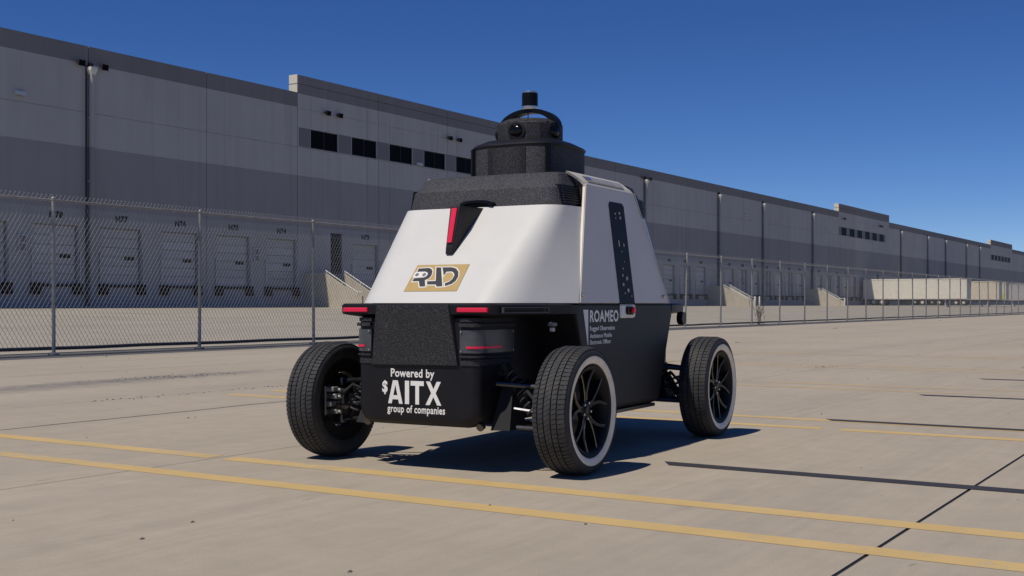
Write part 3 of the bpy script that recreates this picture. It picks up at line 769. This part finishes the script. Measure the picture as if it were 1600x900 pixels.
# side panels
zt = 1.478
for s in (-1, 1):
    def sp(a, t, w=0.0):                 # t 0..1 up the panel, w outwards
        return (a, s*(.612 + (.512-.612)*t + w), ZB + (zt-ZB)*t + w*.155)
    def ae(t): return (.290 + (.572-.290)*t, 1.545 + (1.235-1.545)*t)
    rows = [i/10 for i in range(11)]
    ring = []
    m = MB()
    rs = []
    for t in rows:
        a0, a1 = ae(t); rs.append([sp(a0+(a1-a0)*j/6, t, .003) for j in range(7)])
    thick(rs, lambda p: (p[0], p[1]-s*.014, p[2]-.002)).build('side_panel', 'side_shell', rob)
    # edge trims
    for e in (0, 1):
        pts = [sp(ae(t)[e], t, .008) for t in rows]
        MB().tube(pts, .0025, 6).build('edge_trim', 'roof_trim', rob, True)
    # curved roof trim with light bar
    def rt(a, q):                        # q 0..1 over the roof edge
        return (a, s*(.516 - .075*q**1.25), 1.470 + .076*q**.85)
    rs = [[rt(.566-.075*q**1.6 + (1.242-.566 + .075*q**1.6 - .06*q)*j/8, q) for j in range(9)] for q in [i/6 for i in range(7)]]
    tm = thick(rs, lambda p: (p[0], p[1]-s*.007, p[2]-.010)).build('roof_trim', 'roof_trim', rob, 40)
    def lb(a, q, w):
        p = Vector(rt(a, q)); return (p.x, p.y + s*w*.72, p.z + w*.69)
    bar = MB().loft([[lb(.63+ .49*j/6, q, w) for j in range(7)] for q, w in ((.30,.001),(.32,.008),(.68,.008),(.70,.001))], False, False).build('light_bar', 'light_bar', rob, 30)
    MB().loft([[lb(.645+.05*j/2, q, .0095) for j in range(3)] for q in (.38, .62)], False, False).build('blue_lens', 'blue_lens', bar)
    # sensor stripe
    def st_(a, t, w): return sp(a, t, w)
    ts = [-.004, .2, .4, .6, .8, .86, .885]
    ed = [(.806 + .045*t, 1.014 + .045*t) for t in ts]; ed[-1] = (ed[-1][0]+.02, ed[-1][1]-.02)
    m = MB().loft([[st_(a0,t,-.004),st_(a0,t,.006),st_(a1,t,.006),st_(a1,t,-.004)] for t, (a0, a1) in zip(ts, ed)])
    stripe = m.build('sensor_stripe', 'satin_black', rob)
    rs_ = random.Random(5)
    for t, du, w, hgt in ((.78,.07,.010,.014),(.79,.13,.014,.018),(.75,.135,.016,.022),(.745,.07,.008,.010),(.52,.075,.012,.05),(.51,.14,.010,.03),(.45,.10,.008,.012),(.36,.12,.008,.010),(.30,.09,.010,.015),(.24,.075,.014,.02),(.215,.13,.022,.03),(.16,.07,.018,.024),(.11,.13,.024,.03),(.085,.08,.012,.012),(.06,.17,.008,.012)):
        a = .806+.045*t+du
        m = MB(); n = 10
        c0 = Vector(st_(a, t, .0062)); c1 = Vector(st_(a, t+.05, .0062)); up = (c1-c0).normalized()
        nn = Vector((0, s, .17)).normalized()*.003
        rg = [c0 + Vector((w*.65*math.cos(6.283*q/n), 0, 0)) + up*(hgt*.4*math.sin(6.283*q/n)) for q in range(n)]
        m.loft([rg, [p+nn for p in rg]]).build('lens', 'plate_grey', stripe)  # not real lenses: pale discs imitating bright highlights on the black stripe
    for a, t in ((.335, .06), (1.465, .06)):
        p = Vector(sp(a, t, .006)); MB().lathe([(.0,0),(.011,0),(.011,s*.008),(.006,s*.011),(.0,s*.011)], 'y', p, 10).build('bolt', 'silver', rob, True)

# V-shaped centre lamp
def surf_a(z): return -.218 + (z-ZB)*(.285+.218)/(ZT-ZB)
wed = []
for z, ao, w0, w1 in ((1.088,.005,.020,.022),(1.12,.012,.022,.030),(1.344,.072,.030,.062)):
    wed.append([(ao,-w0,z),(ao,w0,z),(surf_a(z)+.03,w1,z),(surf_a(z)+.03,-w1,z)])
v_ = MB().loft(wed).build('centre_lamp', 'smooth_black', rob); bevel(v_, .004)
MB().loft([[(.022,-.013,1.150),(.022,.013,1.150),(.012,.013,1.149),(.012,-.013,1.149)],[(.072,-.016,1.332),(.072,.016,1.332),(.062,.016,1.332),(.062,-.016,1.332)]]).build('red_strip', 'red_lens', v_)
# handle above it
hp = [(.104*math.cos(math.pi*i/14)-.012, 1.354+.034*math.sin(math.pi*i/14)**.55) for i in range(15)]
hi_ = [(.078*math.cos(math.pi*i/14)-.012, 1.356+.018*math.sin(math.pi*i/14)**.55) for i in reversed(range(15))]
hd = MB().prism(hp + hi_, lambda x, z, t: (t, x, z), .262, .335).build('handle', 'gloss_black', rob, 30)
MB().prism(hi_, lambda x, z, t: (t, x, z), .290, .332).build('recess', 'satin_black', hd)

# logo on the sloped rear
nrm = Vector((-(ZT-ZB), 0, .5)).normalized()
def lg(x, z, w): 
    p = Vector((surf_a(z), -x, z)) + nrm*(.0079 + w); return p
LG = dict(
 R1=[(-0.1429,1.0068),(-0.0801,1.0092),(-0.062,1.0035),(-0.0485,0.9917),(-0.0413,0.9725),(-0.0461,0.9548),(-0.0656,0.9456),(-0.043,0.9125),(-0.0764,0.9119),(-0.0989,0.9404),(-0.1382,0.9394),(-0.1376,0.9558),(-0.0774,0.9592),(-0.0663,0.9676),(-0.0675,0.9792),(-0.0796,0.9875),(-0.0942,0.9909),(-0.1403,0.9901)],
 A=[(-0.0369,1.011),(-0.0080,1.011),(0.0604,0.9123),(0.0267,0.9112),(0.0148,0.922),(-0.0368,0.9224),(-0.0476,0.9386),(0.0036,0.94)],
 D=[(0.0015,1.0108),(0.0581,1.0107),(0.0874,1.0035),(0.111,0.9865),(0.1245,0.9625),(0.1231,0.9404),(0.1087,0.9243),(0.0756,0.9132),(0.0666,0.928),(0.086,0.9344),(0.0976,0.9487),(0.0987,0.9681),(0.0875,0.9807),(0.0701,0.9890),(0.0386,0.9882),(0.0346,0.9675)])
plate = [(-.163,1.027),(.153,1.027),(.157,.889),(-.160,.889)]
pl = MB().prism(plate, lg, 0, .0012).build('logo_plate', 'gold_plate', rob)
def grow(poly, g):
    n = len(poly); area = sum(poly[i][0]*poly[(i+1)%n][1]-poly[(i+1)%n][0]*poly[i][1] for i in range(n)); sg = 1 if area > 0 else -1
    out = []
    for i in range(n):
        p0, p1, p2 = (Vector(poly[(i+q) % n]) for q in (-1, 0, 1))
        d1 = (p1-p0).normalized(); d2 = (p2-p1).normalized()
        n1 = Vector((d1.y, -d1.x))*sg; n2 = Vector((d2.y, -d2.x))*sg
        b_ = (n1+n2); b_ = b_/max(b_.dot(n1), .45) if b_.length > 1e-5 else n1
        out.append(tuple(p1 + b_*g))
    return out
for kx, poly in LG.items():
    MB().prism(grow(poly, .0052), lg, .0013, .0020).build('letter_outline', 'logo_white', pl)
    MB().prism(poly, lg, .0021, .0032).build('letter', 'logo_ink', pl)
MB().prism([(-.152,.987),(-.085,.988),(-.072,.980),(-.071,.969),(-.082,.962),(-.153,.9595)], lg, .0021, .0026).build('letter_outline', 'logo_white', pl)
for ex_ in (-.1316, -.0880):
    MB().prism([(ex_+.0105*math.cos(6.283*i/14), .974+.0085*math.sin(6.283*i/14)) for i in range(14)], lg, .0027, .0034).build('eye_dot', 'logo_grey', pl)

# belt flange
fl_r = [(.30,.605),(.22,.603),(-.27,.462),(-.30,.455),(-.318,.435),(-.325,.40)]
fr = [(a, -b_) for a, b_ in fl_r] + [(a, b_) for a, b_ in reversed(fl_r)]
for fw in (False, True):
    plan = fr if not fw else [(2*MIDA+.05-a, b_) for a, b_ in fr]
    def scl(pts, k): return [(MIDA+(a-MIDA)*(1-k/1.2), b_*(1-k/.6)) for a, b_ in pts]
    m = MB().loft([[(a,b_,.762) for a, b_ in scl(plan,.09)], [(a,b_,.776) for a, b_ in scl(plan,.015)], [(a,b_,.780) for a, b_ in scl(plan,.002)], [(a,b_,.824) for a, b_ in plan], [(a,b_,.833) for a, b_ in scl(plan,.012)]])
    m.build('belt_flange', 'smooth_black', rob, 30)
for b0, b1 in ((.275, .425), (-.255, -.425)):
    MB().cbox(-.332, -.315, min(b0,b1), max(b0,b1), .790, .812, .003).build('red_strip_lamp', 'red_lens', rob)
# dark marker slot on the angled flank
A = Vector((-.262, -.472, 0)); Bv = Vector((.03, -.569, 0))
for s in (-1, 1):
    a_, b_ = Vector((A.x, s*-A.y, 0)), Vector((Bv.x, s*-Bv.y, 0)); d = (b_-a_).normalized(); n_ = Vector((d.y, -d.x, 0)); n_ = n_ if n_.y*s > 0 else -n_
    L_ = (b_-a_).length
    f_ = MB()
    for (u0,u1,z0,z1) in ((0,L_,.786,.790),(0,L_,.811,.815),(0,.006,.790,.811),(L_-.006,L_,.790,.811)):
        f_.loft([[a_+d*u0+n_*w+Vector((0,0,z)) for w, z in ((-.006,z0),(.006,z0),(.006,z1),(-.006,z1))], [a_+d*u1+n_*w+Vector((0,0,z)) for w, z in ((-.006,z0),(.006,z0),(.006,z1),(-.006,z1))]])
    f_.build('marker_slot', 'lamp_smoke', rob)

# tub: middle body between the wheels, and pods at both ends
HB = .602
for s in (0,):
    top_a = (.27, 1.645); bot_a = (.47, 1.42)
    def rect(z, k, bb): 
        a0 = bot_a[0]+(top_a[0]-bot_a[0])*k; a1 = bot_a[1]+(top_a[1]-bot_a[1])*k
        return [(a0,-bb,z),(a1,-bb,z),(a1,bb,z),(a0,bb,z)]
    m = MB().loft([rect(.238,-.02,HB-.05), rect(.252,0,HB-.012), rect(.275,.04,HB), rect(.76,.95,HB), rect(.833,1,HB)])
    bevel(m.build('tub', 'smooth_black', rob), .012)
    for q in (-1, 1): MB().box(.49, 1.40, q*(HB-.03)-.012, q*(HB-.03)+.012, .222, .240).build('skirt_edge', 'dark_metal', rob)
def rrect(hw, z0, z1, r_, n=5):
    pts = []
    for cx_, cz_, a0 in ((hw-r_, z0+r_, -90), (hw, z1, 0), (-hw, z1, 0), (-hw+r_, z0+r_, 180)):
        if a0 in (-90, 180):
            for i in range(n+1):
                t = R(a0 + 90*i/n); pts.append((cx_+r_*math.cos(t), cz_+r_*math.sin(t)))
        else: pts.append((cx_, cz_))
    return pts
def pod(sgn, base):
    def A_(a): return base + sgn*a
    rs = []
    for a, k in ((-.30,.045),(-.295,.03),(-.28,.012),(-.25,0),(.1,0),(.45,0)):
        rs.append([(A_(a), b_, z) for b_, z in rrect(.362-k, .225+k*.7, .76, .085)])
    return MB().loft(rs).build('end_pod', 'smooth_black', rob, 40)
pod(1, 0); pod(-1, 2*MIDA+.02)
# rear centre panel
pan = [(.22,.826),(-.212,.828),(-.252,.530),(.262,.524)]
m = MB().loft([[(-.29, b_, z) for b_, z in pan], [(-.306, b_, z) for b_, z in pan], [(-.334 if z > .6 else -.312, b_*.98, .675+(z-.675)*.985) for b_, z in pan]])
m.build('rear_panel', 'rough_black_deep', rob, 20)
# lamp units wrapping each corner
def wrap(off, n=6):
    """corner plan from the rear panel edge round to the pod flank (b positive)"""
    pts = [(-.300-off, .262), (-.300-off, .300)]
    for i in range(n+1):
        t = R(90*i/n); pts.append((-.24 - (.06+off)*math.cos(t), .302 + (.06+off)*math.sin(t)))
    pts += [(-.10, .362+off), (.03, .362+off)]
    return pts
def wrap_band(s, off, z0, z1, name, material, parent=None, i0=0, i1=None, ch=.004):
    pl_ = wrap(off)[i0:i1]; inn = wrap(-.02)[i0:i1]
    rings = []
    for (a, b_), (c, d_) in zip(pl_, inn):
        rings.append([(c, s*d_, z0), (a, s*b_, z0+ch), (a, s*b_, z1-ch), (c, s*d_, z1)])
    return MB().loft(rings).build(name, material, parent or rob, 40)
for s in (-1, 1):
    wrap_band(s, .022, .715, .738, 'ledge', 'rough_black_deep')
    wrap_band(s, .010, .739, .765, 'ledge', 'rough_black_deep')
    wrap_band(s, .016, .566, .582, 'ledge', 'rough_black_deep')
    wrap_band(s, .007, .527, .565, 'ledge', 'rough_black_deep')
    lamp = wrap_band(s, .012, .588, .708, 'tail_lamp', 'lamp_smoke')
    wrap_band(s, .0165, .612, .626, 'red_strip', 'red_lens', lamp, 1, -1, .002)
    for (a, b_) in ((-.316, .272), (.018, .377)):
        for z in (.60, .695):
            MB().lathe([(.0,0),(.005,0),(.005,-.004),(.0,-.005)] if a < -.2 else [(.0,0),(.005,0),(.005,.004),(0,.005)], 'x' if a < -.2 else 'y', (a, s*b_, z), 8).build('screw', 'silver', lamp)
# lettering on the tail plate (rear face at a = -0.300)
def rear_text(body, b0, b1, z0, z1, bold, mname='lettering_white'):
    text_mesh(body, b0-b1, z1-z0, (-.300, b0, z0), (0,-1,0), (0,0,1), (-1,0,0), bold=bold, depth=.0016).build('lettering', mname, rob)
rear_text('Powered by', .149, -.110, .452, .507, .026)
rear_text('$', .201, .168, .376, .446, .034)
AX = {'A': [[(0,0),(.30,1),(.70,1),(1,0),(.76,0),(.70,.2),(.30,.2),(.24,0)]], 'I': [[(0,0),(0,1),(1,1),(1,0)]],
      'T': [[(.36,0),(.36,.8),(0,.8),(0,1),(1,1),(1,.8),(.64,.8),(.64,0)]], 'X': [[(0,0),(.36,.51),(.03,1),(.29,1),(.5,.68),(.71,1),(.97,1),(.64,.51),(1,0),(.74,0),(.5,.35),(.26,0)]]}
for ch, b0, b1 in (('A',.165,.078),('I',.064,.039),('T',.030,-.048),('X',-.058,-.150)):
    for poly in AX[ch]:
        fn = lambda x, y, t: (-.3002-t, b0+(b1-b0)*x, .332+.116*y)
        if ch == 'A':       # A with its counter: left leg, right leg, bar
            for pp in ([(0,0),(.33,1),(.5,1),(.5,.82),(.245,0)], [(1,0),(.67,1),(.5,1),(.5,.82),(.755,0)], [(.30,.18),(.355,.36),(.645,.36),(.70,.18)]):
                MB().prism(pp, fn, .0002, .0016 if pp[0] != (.30,.18) else .0015).build('lettering', 'lettering_white', rob)
        else: MB().prism(poly, fn, .0002, .0016).build('lettering', 'lettering_white', rob)
rear_text('group of companies', .170, -.172, .276, .326, .024)
# side lettering (right side)
def side_text(body, a0, a1, z0, z1, bold, mname='lettering_grey'):
    text_mesh(body, a1-a0, z1-z0, (a0, -HB, z0), (1,0,0), (0,0,1), (0,-1,0), bold=bold, depth=.0016).build('lettering', mname, rob)
side_text('ROAMEO', .442, .815, .733, .798, .034)
side_text('Rugged Observation', .442, .763, .681, .714, .018)
side_text('Assistance Mobile', .442, .725, .650, .674, .018)
side_text('Electronic Officer', .442, .712, .616, .640, .018)
MB().prism([(.362,.800),(.422,.800),(.422,.615),(.415,.615)], lambda x, z, t: (x, -HB-t, z), .0003, .0016).build('side_wedge_mark', 'lettering_grey', rob)
# emergency stop
es = MB().cbox(.835, 1.040, -.030-HB+.02, -HB+.01, .752, .829, .008).build('stop_plate', 'lettering_grey', rob)
MB().cbox(.895, .995, -HB-.022, -HB-.0105, .770, .816, .008).build('stop_housing', 'gloss_black', es)
MB().lathe([(0,-.040),(.011,-.040),(.017,-.037),(.017,-.029),(.010,-.028),(.010,-.0225),(0,-.0225)], 'y', (.962, -HB, .795), 16).build('stop_button', 'red_button', es, True)
# small bracket under the flange, tow eye at the front corner
MB().cbox(.06,.12,-.575,-.545,.715,.740,.005).build('bracket', 'dark_metal', rob)
MB().cbox(.075,.105,-.57,-.55,.690,.7145,.004).build('bracket', 'cast_alloy', rob)
for s in (-1, 1):
    MB().lathe([(0,-.02),(.038,-.02),(.045,-.01),(.045,.01),(.038,.02),(0,.02)], 'y', (2.12, s*.48, .735), 16).build('corner_sensor', 'gloss_black', rob, True)
    MB().cbox(2.08,2.16,s*.48-.018,s*.48+.018,.755,.775,.004).build('bracket', 'satin_black', rob)

# turret
def sq(a, n=48, p=4.5):
    out = []
    for i in range(n):
        t = 2*math.pi*i/n; c, s_ = math.cos(t), math.sin(t)
        out.append((math.copysign(abs(c)**(2/p), c)*a, math.copysign(abs(s_)**(2/p), s_)*a))
    return out
TC = .905
def tr_(a, z, p=3.6): return [(TC+x, y, z) for x, y in sq(a, 64, p)]
MB().loft([tr_(.284,1.50), tr_(.284,1.722)]).build('speaker_drum', 'rough_black', rob, 35)
MB().loft([tr_(.288,1.720), tr_(.291,1.730), tr_(.284,1.738), tr_(.225,1.768), tr_(.20,1.772)]).build('drum_lid', 'smooth_black', rob, 30)
for s in (-1, 1):
    o = MB().cbox(-.016,.016,-.010,.010,1.52,1.722,.003).build('drum_post', 'gloss_black', rob)
    o.location = (TC-.240, s*.244, 0); o.rotation_euler = (0,0,R(45*s))
# fine vertical ribs on the drum's speaker cloth
for i in range(46):
    y = -.12 + .24*i/45
    MB().box(TC-.2855, TC-.2825, y-.0012, y+.0012, 1.53, 1.716).build('drum_rib', 'rough_black', rob)
MB().lathe([(0,1.768),(.190,1.768),(.193,1.775),(.193,1.866),(.186,1.876),(.150,1.898),(.0,1.900)], 'z', (TC,0,0), 16).build('sensor_ring', 'rough_black_deep', rob, 20)
for i in range(5):                      # facets with camera domes
    t = R(72*i + 180 + 4); c = Vector((TC+.148*math.cos(t), .148*math.sin(t), 1.820))
    m = MB()
    rings = []
    for q in range(7):
        ph = R(90*q/6); rr = .042*math.cos(ph)+.0005; off = .036+.022*math.sin(ph)
        rings.append([c + Vector((math.cos(t)*off - math.sin(t)*rr*math.cos(w), math.sin(t)*off + math.cos(t)*rr*math.cos(w), rr*.85*math.sin(w))) for w in [6.2832*k/18 for k in range(18)]])
    dome = m.loft(rings).build('camera_dome', 'dome_black', rob, True)
    m = MB().lathe([(.038,.030),(.052,.030),(.054,.044),(.041,.046)], 'x', (0,0,0), 20, True)
    q = m.build('dome_ring', 'smooth_black', dome, True); q.location = c; q.rotation_euler = (0,0,t)
    ww = Vector((math.cos(t), math.sin(t), 0))
    hood = MB().loft([[c + ww*a + Vector((-ww.y*b_, ww.x*b_, z)) for b_ in (-.06,.06)] + [c + ww*a + Vector((-ww.y*b_, ww.x*b_, z+.006)) for b_ in (.06,-.06)] for a, z in ((-.02,.074),(.034,.052))])
    hood.build('camera_hood', 'rough_black', dome)
# arch across the ring carrying the lidar
th = R(-28.8)
arch = []
for i in range(25):
    t = math.pi*i/24; rings = []
    for w, rr in ((-.030,.152),(.030,.152),(.030,.196),(-.030,.196)):
        x, z = rr*math.cos(t), rr*math.sin(t)*.57
        rings.append((TC + x*math.sin(th)*-1*0 + w, x, 1.858 + z))
    arch.append(rings)
a_ = MB().loft(arch).build('lidar_arch', 'gloss_black', rob, 30)
MB().tube([(TC,.012,1.955),(TC,.012,1.905)], .005, 6).build('cable', 'plate_grey', rob)
li = MB().lathe([(0,1.985),(.047,1.985),(.047,2.058),(.046,2.062),(0,2.062)], 'z', (TC,0,0), 28).build('lidar', 'gloss_black', rob, 30)
MB().lathe([(0,1.965),(.047,1.965),(.048,1.968),(.048,1.9845),(0,1.9845)], 'z', (TC,0,0), 28).build('base_ring', 'silver', li, 30)
MB().lathe([(0,2.0625),(.045,2.0625),(.045,2.068),(.042,2.071),(0,2.071)], 'z', (TC,0,0), 28).build('top_cap', 'silver', li, 30)

# wheels ------------------------------------------------------------
WR = .3125
def make_wheel():
    """outer face towards -y; origin at the hub"""
    rim = MB().lathe([(.150,.060),(.205,.072),(.222,.080),(.226,.074),(.214,.066),(.200,.04),(.196,-.045),(.206,-.066),(.222,-.076),(.218,-.084),(.208,-.080),(.196,-.068),(.186,-.04),(.186,.04),(.150,.056)], 'y', seg=48, closed=True)
    w = rim.build('wheel', 'satin_black', rob, 40)
    ty = MB().lathe([(.214,.070),(.232,.086),(.262,.094),(.286,.090),(.298,.082),(.304,.074),(.3045,-.074),(.298,-.082),(.286,-.090),(.262,-.094),(.232,-.086),(.214,-.072)], 'y', seg=64, closed=True)
    # tread blocks: shoulder, intermediate and centre ribs
    N_ = 84
    for (y0, y1, n, skew, gap) in ((.056,.084,N_*1,.25,.20),(.024,.050,N_,.35,.14),(-.013,.018,N_//1,.8,.10),(-.045,-.019,N_,.35,.14),(-.084,-.051,N_,.25,.20)):
        for i in range(n):
            t0 = 2*math.pi*i/n; t1 = t0 + 2*math.pi/n*(1-gap); sk = 2*math.pi/n*skew
            def p(t, y, r_): return (r_*math.cos(t), y, r_*math.sin(t))
            def rr(y): return WR - .0105*max(0, (abs(y)-.055)/.029)**2
            b0, b1 = .3025 - (.004 if abs(y0) > .08 else 0), .3025 - (.004 if abs(y1) > .08 else 0)
            vs_ = []
            for (t, y, s_) in ((t0,y0,0),(t1,y0,0),(t1,y1,sk),(t0,y1,sk)):
                vs_.append(p(t+s_, y, b0 if y == y0 else b1))
            for (t, y, s_) in ((t0,y0,0),(t1,y0,0),(t1,y1,sk),(t0,y1,sk)): vs_.append(p(t+s_, y, rr(y)))
            ty.add(vs_, [(4,5,6,7),(0,1,5,4),(1,2,6,5),(2,3,7,6),(3,0,4,7)])
    ty.build('tyre', 'rubber', w, 30)
    MB().lathe([(.230,-.0855),(.235,-.0895),(.250,-.0938),(.261,-.0955),(.2655,-.0945),(.260,-.090),(.240,-.084)], 'y', seg=64, closed=True).build('whitewall', 'whitewall', w, 40)
    # five forked spokes
    for i in range(5):
        a = 2*math.pi*i/5 + .25
        m = MB()
        for s in (-1, 1):
            secs_ = []
            for rr, da, hw, y in ((.030,.12,.012,-.052),(.085,.075,.0100,-.056),(.140,.19,.0080,-.062),(.203,.34,.0085,-.074)):
                t = a + s*da*(1 if rr > .05 else 1)
                c = Vector((rr*math.cos(t), y, rr*math.sin(t))); d = Vector((-math.sin(t), 0, math.cos(t)))
                secs_.append([c-d*hw+Vector((0,.022,0)), c-d*hw*.7, c+d*hw*.7, c+d*hw+Vector((0,.022,0))])
            m.loft(secs_)
        sp_ = m.build('spoke', 'gloss_black', w, 20)
        # bright milled edge lines
        m = MB()
        for s in (-1, 1):
            pts = []
            for rr, da, y in ((.050,.10,-.0555),(.085,.08,-.0575),(.140,.19,-.0635),(.200,.34,-.075)):
                t = a + s*(da + .007/rr); pts.append((rr*math.cos(t), y, rr*math.sin(t)))
            m.tube(pts, .0012, 4)
        m.build('milled_edge', 'cast_alloy', w)
    MB().lathe([(0,-.062),(.020,-.062),(.026,-.058),(.045,-.054),(.052,-.030),(0,-.030)], 'y', seg=20).build('hub_cap', 'gloss_black', w, 30)
    for i in range(5):
        a = 2*math.pi*(i+.5)/5 + .25
        MB().lathe([(0,-.064),(.0065,-.064),(.0078,-.060),(.0078,-.045),(0,-.045)], 'y', (.040*math.cos(a), 0, .040*math.sin(a)), 6).build('lug_nut', 'silver', w)
    MB().lathe([(.03,.010),(.142,.010),(.142,.030),(.03,.030)], 'y', seg=40, closed=True).build('brake_disc', 'dark_metal', w, 30)
    return w
W0 = make_wheel()
TRK = 1.4717/2; WB = 1.914
def brake(px, s, rear):
    """hub carrier, caliper, arms and coil-over behind one wheel"""
    S = s
    hy = lambda q: S*(TRK - q)
    m = MB().lathe([(0,0),(.055,0),(.055,S*-.05),(.038,S*-.06),(.038,S*-.085),(0,S*-.085)], 'y', (px, hy(.03), WR), 16); m.build('hub_carrier', 'cast_alloy', rob, 30)
    c = MB().cbox(px-.155, px-.060, min(hy(.0),hy(.075)), max(hy(.0),hy(.075)), WR-.085, WR+.085, .012).build('brake_caliper', 'dark_metal', rob)
    for (da, q0, q1, z0, z1, mt) in ((-.165,.045,.120,.050,.078,'cast_alloy'), (-.160,.050,.135,.012,.040,'silver'), (-.165,.050,.105,-.030,.000,'cast_alloy'), (-.158,.055,.140,-.068,-.042,'silver'), (-.115,.070,.150,-.020,.065,'dark_metal'), (-.170,.040,.075,-.080,.085,'dark_metal')):
        MB().cbox(px+da, px+da+.055, min(hy(q0),hy(q1)), max(hy(q0),hy(q1)), WR+z0, WR+z1, .006).build('caliper_fin', mt if s > 0 else 'dark_metal', c)
    MB().tube([(px-.13, hy(.14), WR+.03), (px-.11, hy(.21), WR+.09), (px-.06, hy(.29), WR+.05), (px-.02, S*.37, WR+.10)], .009, 8).build('brake_hose', 'black_rubber', c, True)
    for dz in (-.055, .025, .062):
        MB().lathe([(0,0),(.010,0),(.010,-S*.014),(.005,-S*.018),(0,-S*.018)], 'y', (px-.14, hy(.14), WR+dz), 6).build('caliper_bolt', 'silver', c)
    for z, zi in ((WR+.095, WR+.125), (WR-.105, WR-.085)):
        m = MB()
        for da in (-.10, .10):
            m.tube([(px, hy(.06), z), (px+da*.6, hy(.18), (z+zi)/2), (px+da*1.3, S*.34, zi)], .0125, 8)
        m.lathe([(0,-.022),(.024,-.022),(.026,0),(.024,.022),(0,.022)], 'z', (px, hy(.055), z), 12)
        m.build('control_arm', 'dark_metal', rob, 30)
    MB().tube([(px-.07, hy(.10), WR-.02), (px-.10, S*.35, WR+.01)], .009, 6).build('tie_rod', 'dark_metal', rob, True)
    b0 = Vector((px-.05, hy(.16), WR-.08)); b1 = Vector((px-.06, S*.385, WR+.22))
    d = (b1-b0).normalized(); u_ = d.cross(Vector((1,0,0))).normalized(); v2 = d.cross(u_)
    shock = MB().tube([b0, b0+(b1-b0)*.5, b0+(b1-b0)*.5, b1], [.020,.020,.011,.011], 10).build('shock_absorber', 'satin_black', rob, 30)
    L_ = (b1-b0).length; pts = []
    for i in range(8*12+1):
        t = i/12*2*math.pi; q = .12 + .80*i/96; pts.append(b0 + d*L_*q + (u_*math.cos(t)+v2*math.sin(t))*.036)
    MB().tube(pts, .0055, 6).build('coil_spring', 'dark_pipe', shock, True)
    MB().tube([(px-.22 if rear else px+.22, S*.335, WR-.075), (px-.245 if rear else px+.245, S*.335, WR-.085)], .020, 14).build('pivot_bush', 'dark_metal', rob, True)
    # inner wheel-well web
    sx = 1 if rear else -1
    MB().loft([[(px+sx*-.20, S*.37, WR-.10),(px+sx*.0,S*.37,WR-.10),(px+sx*.0,S*.37,WR+.16),(px+sx*-.06,S*.37,WR+.16)],[(px+sx*-.17, S*.46, WR-.10),(px+sx*.0,S*.46,WR-.10),(px+sx*.0,S*.42,WR+.14),(px+sx*-.06,S*.42,WR+.14)]]).build('well_web', 'well_plastic', rob)
first = True
for px, rear in ((0, True), (WB, False)):
    for s in (-1, 1):
        w = W0 if first else copy_tree(W0, rob); first = False
        w.location = (px, s*TRK, WR); w.rotation_euler = (0, random.uniform(0, 6) if False else 0.35*(px > 0) + .2*s, 0 if s < 0 else math.pi)
        if s > 0: w.rotation_euler = (0, .4, math.pi)
        brake(px, s, rear)
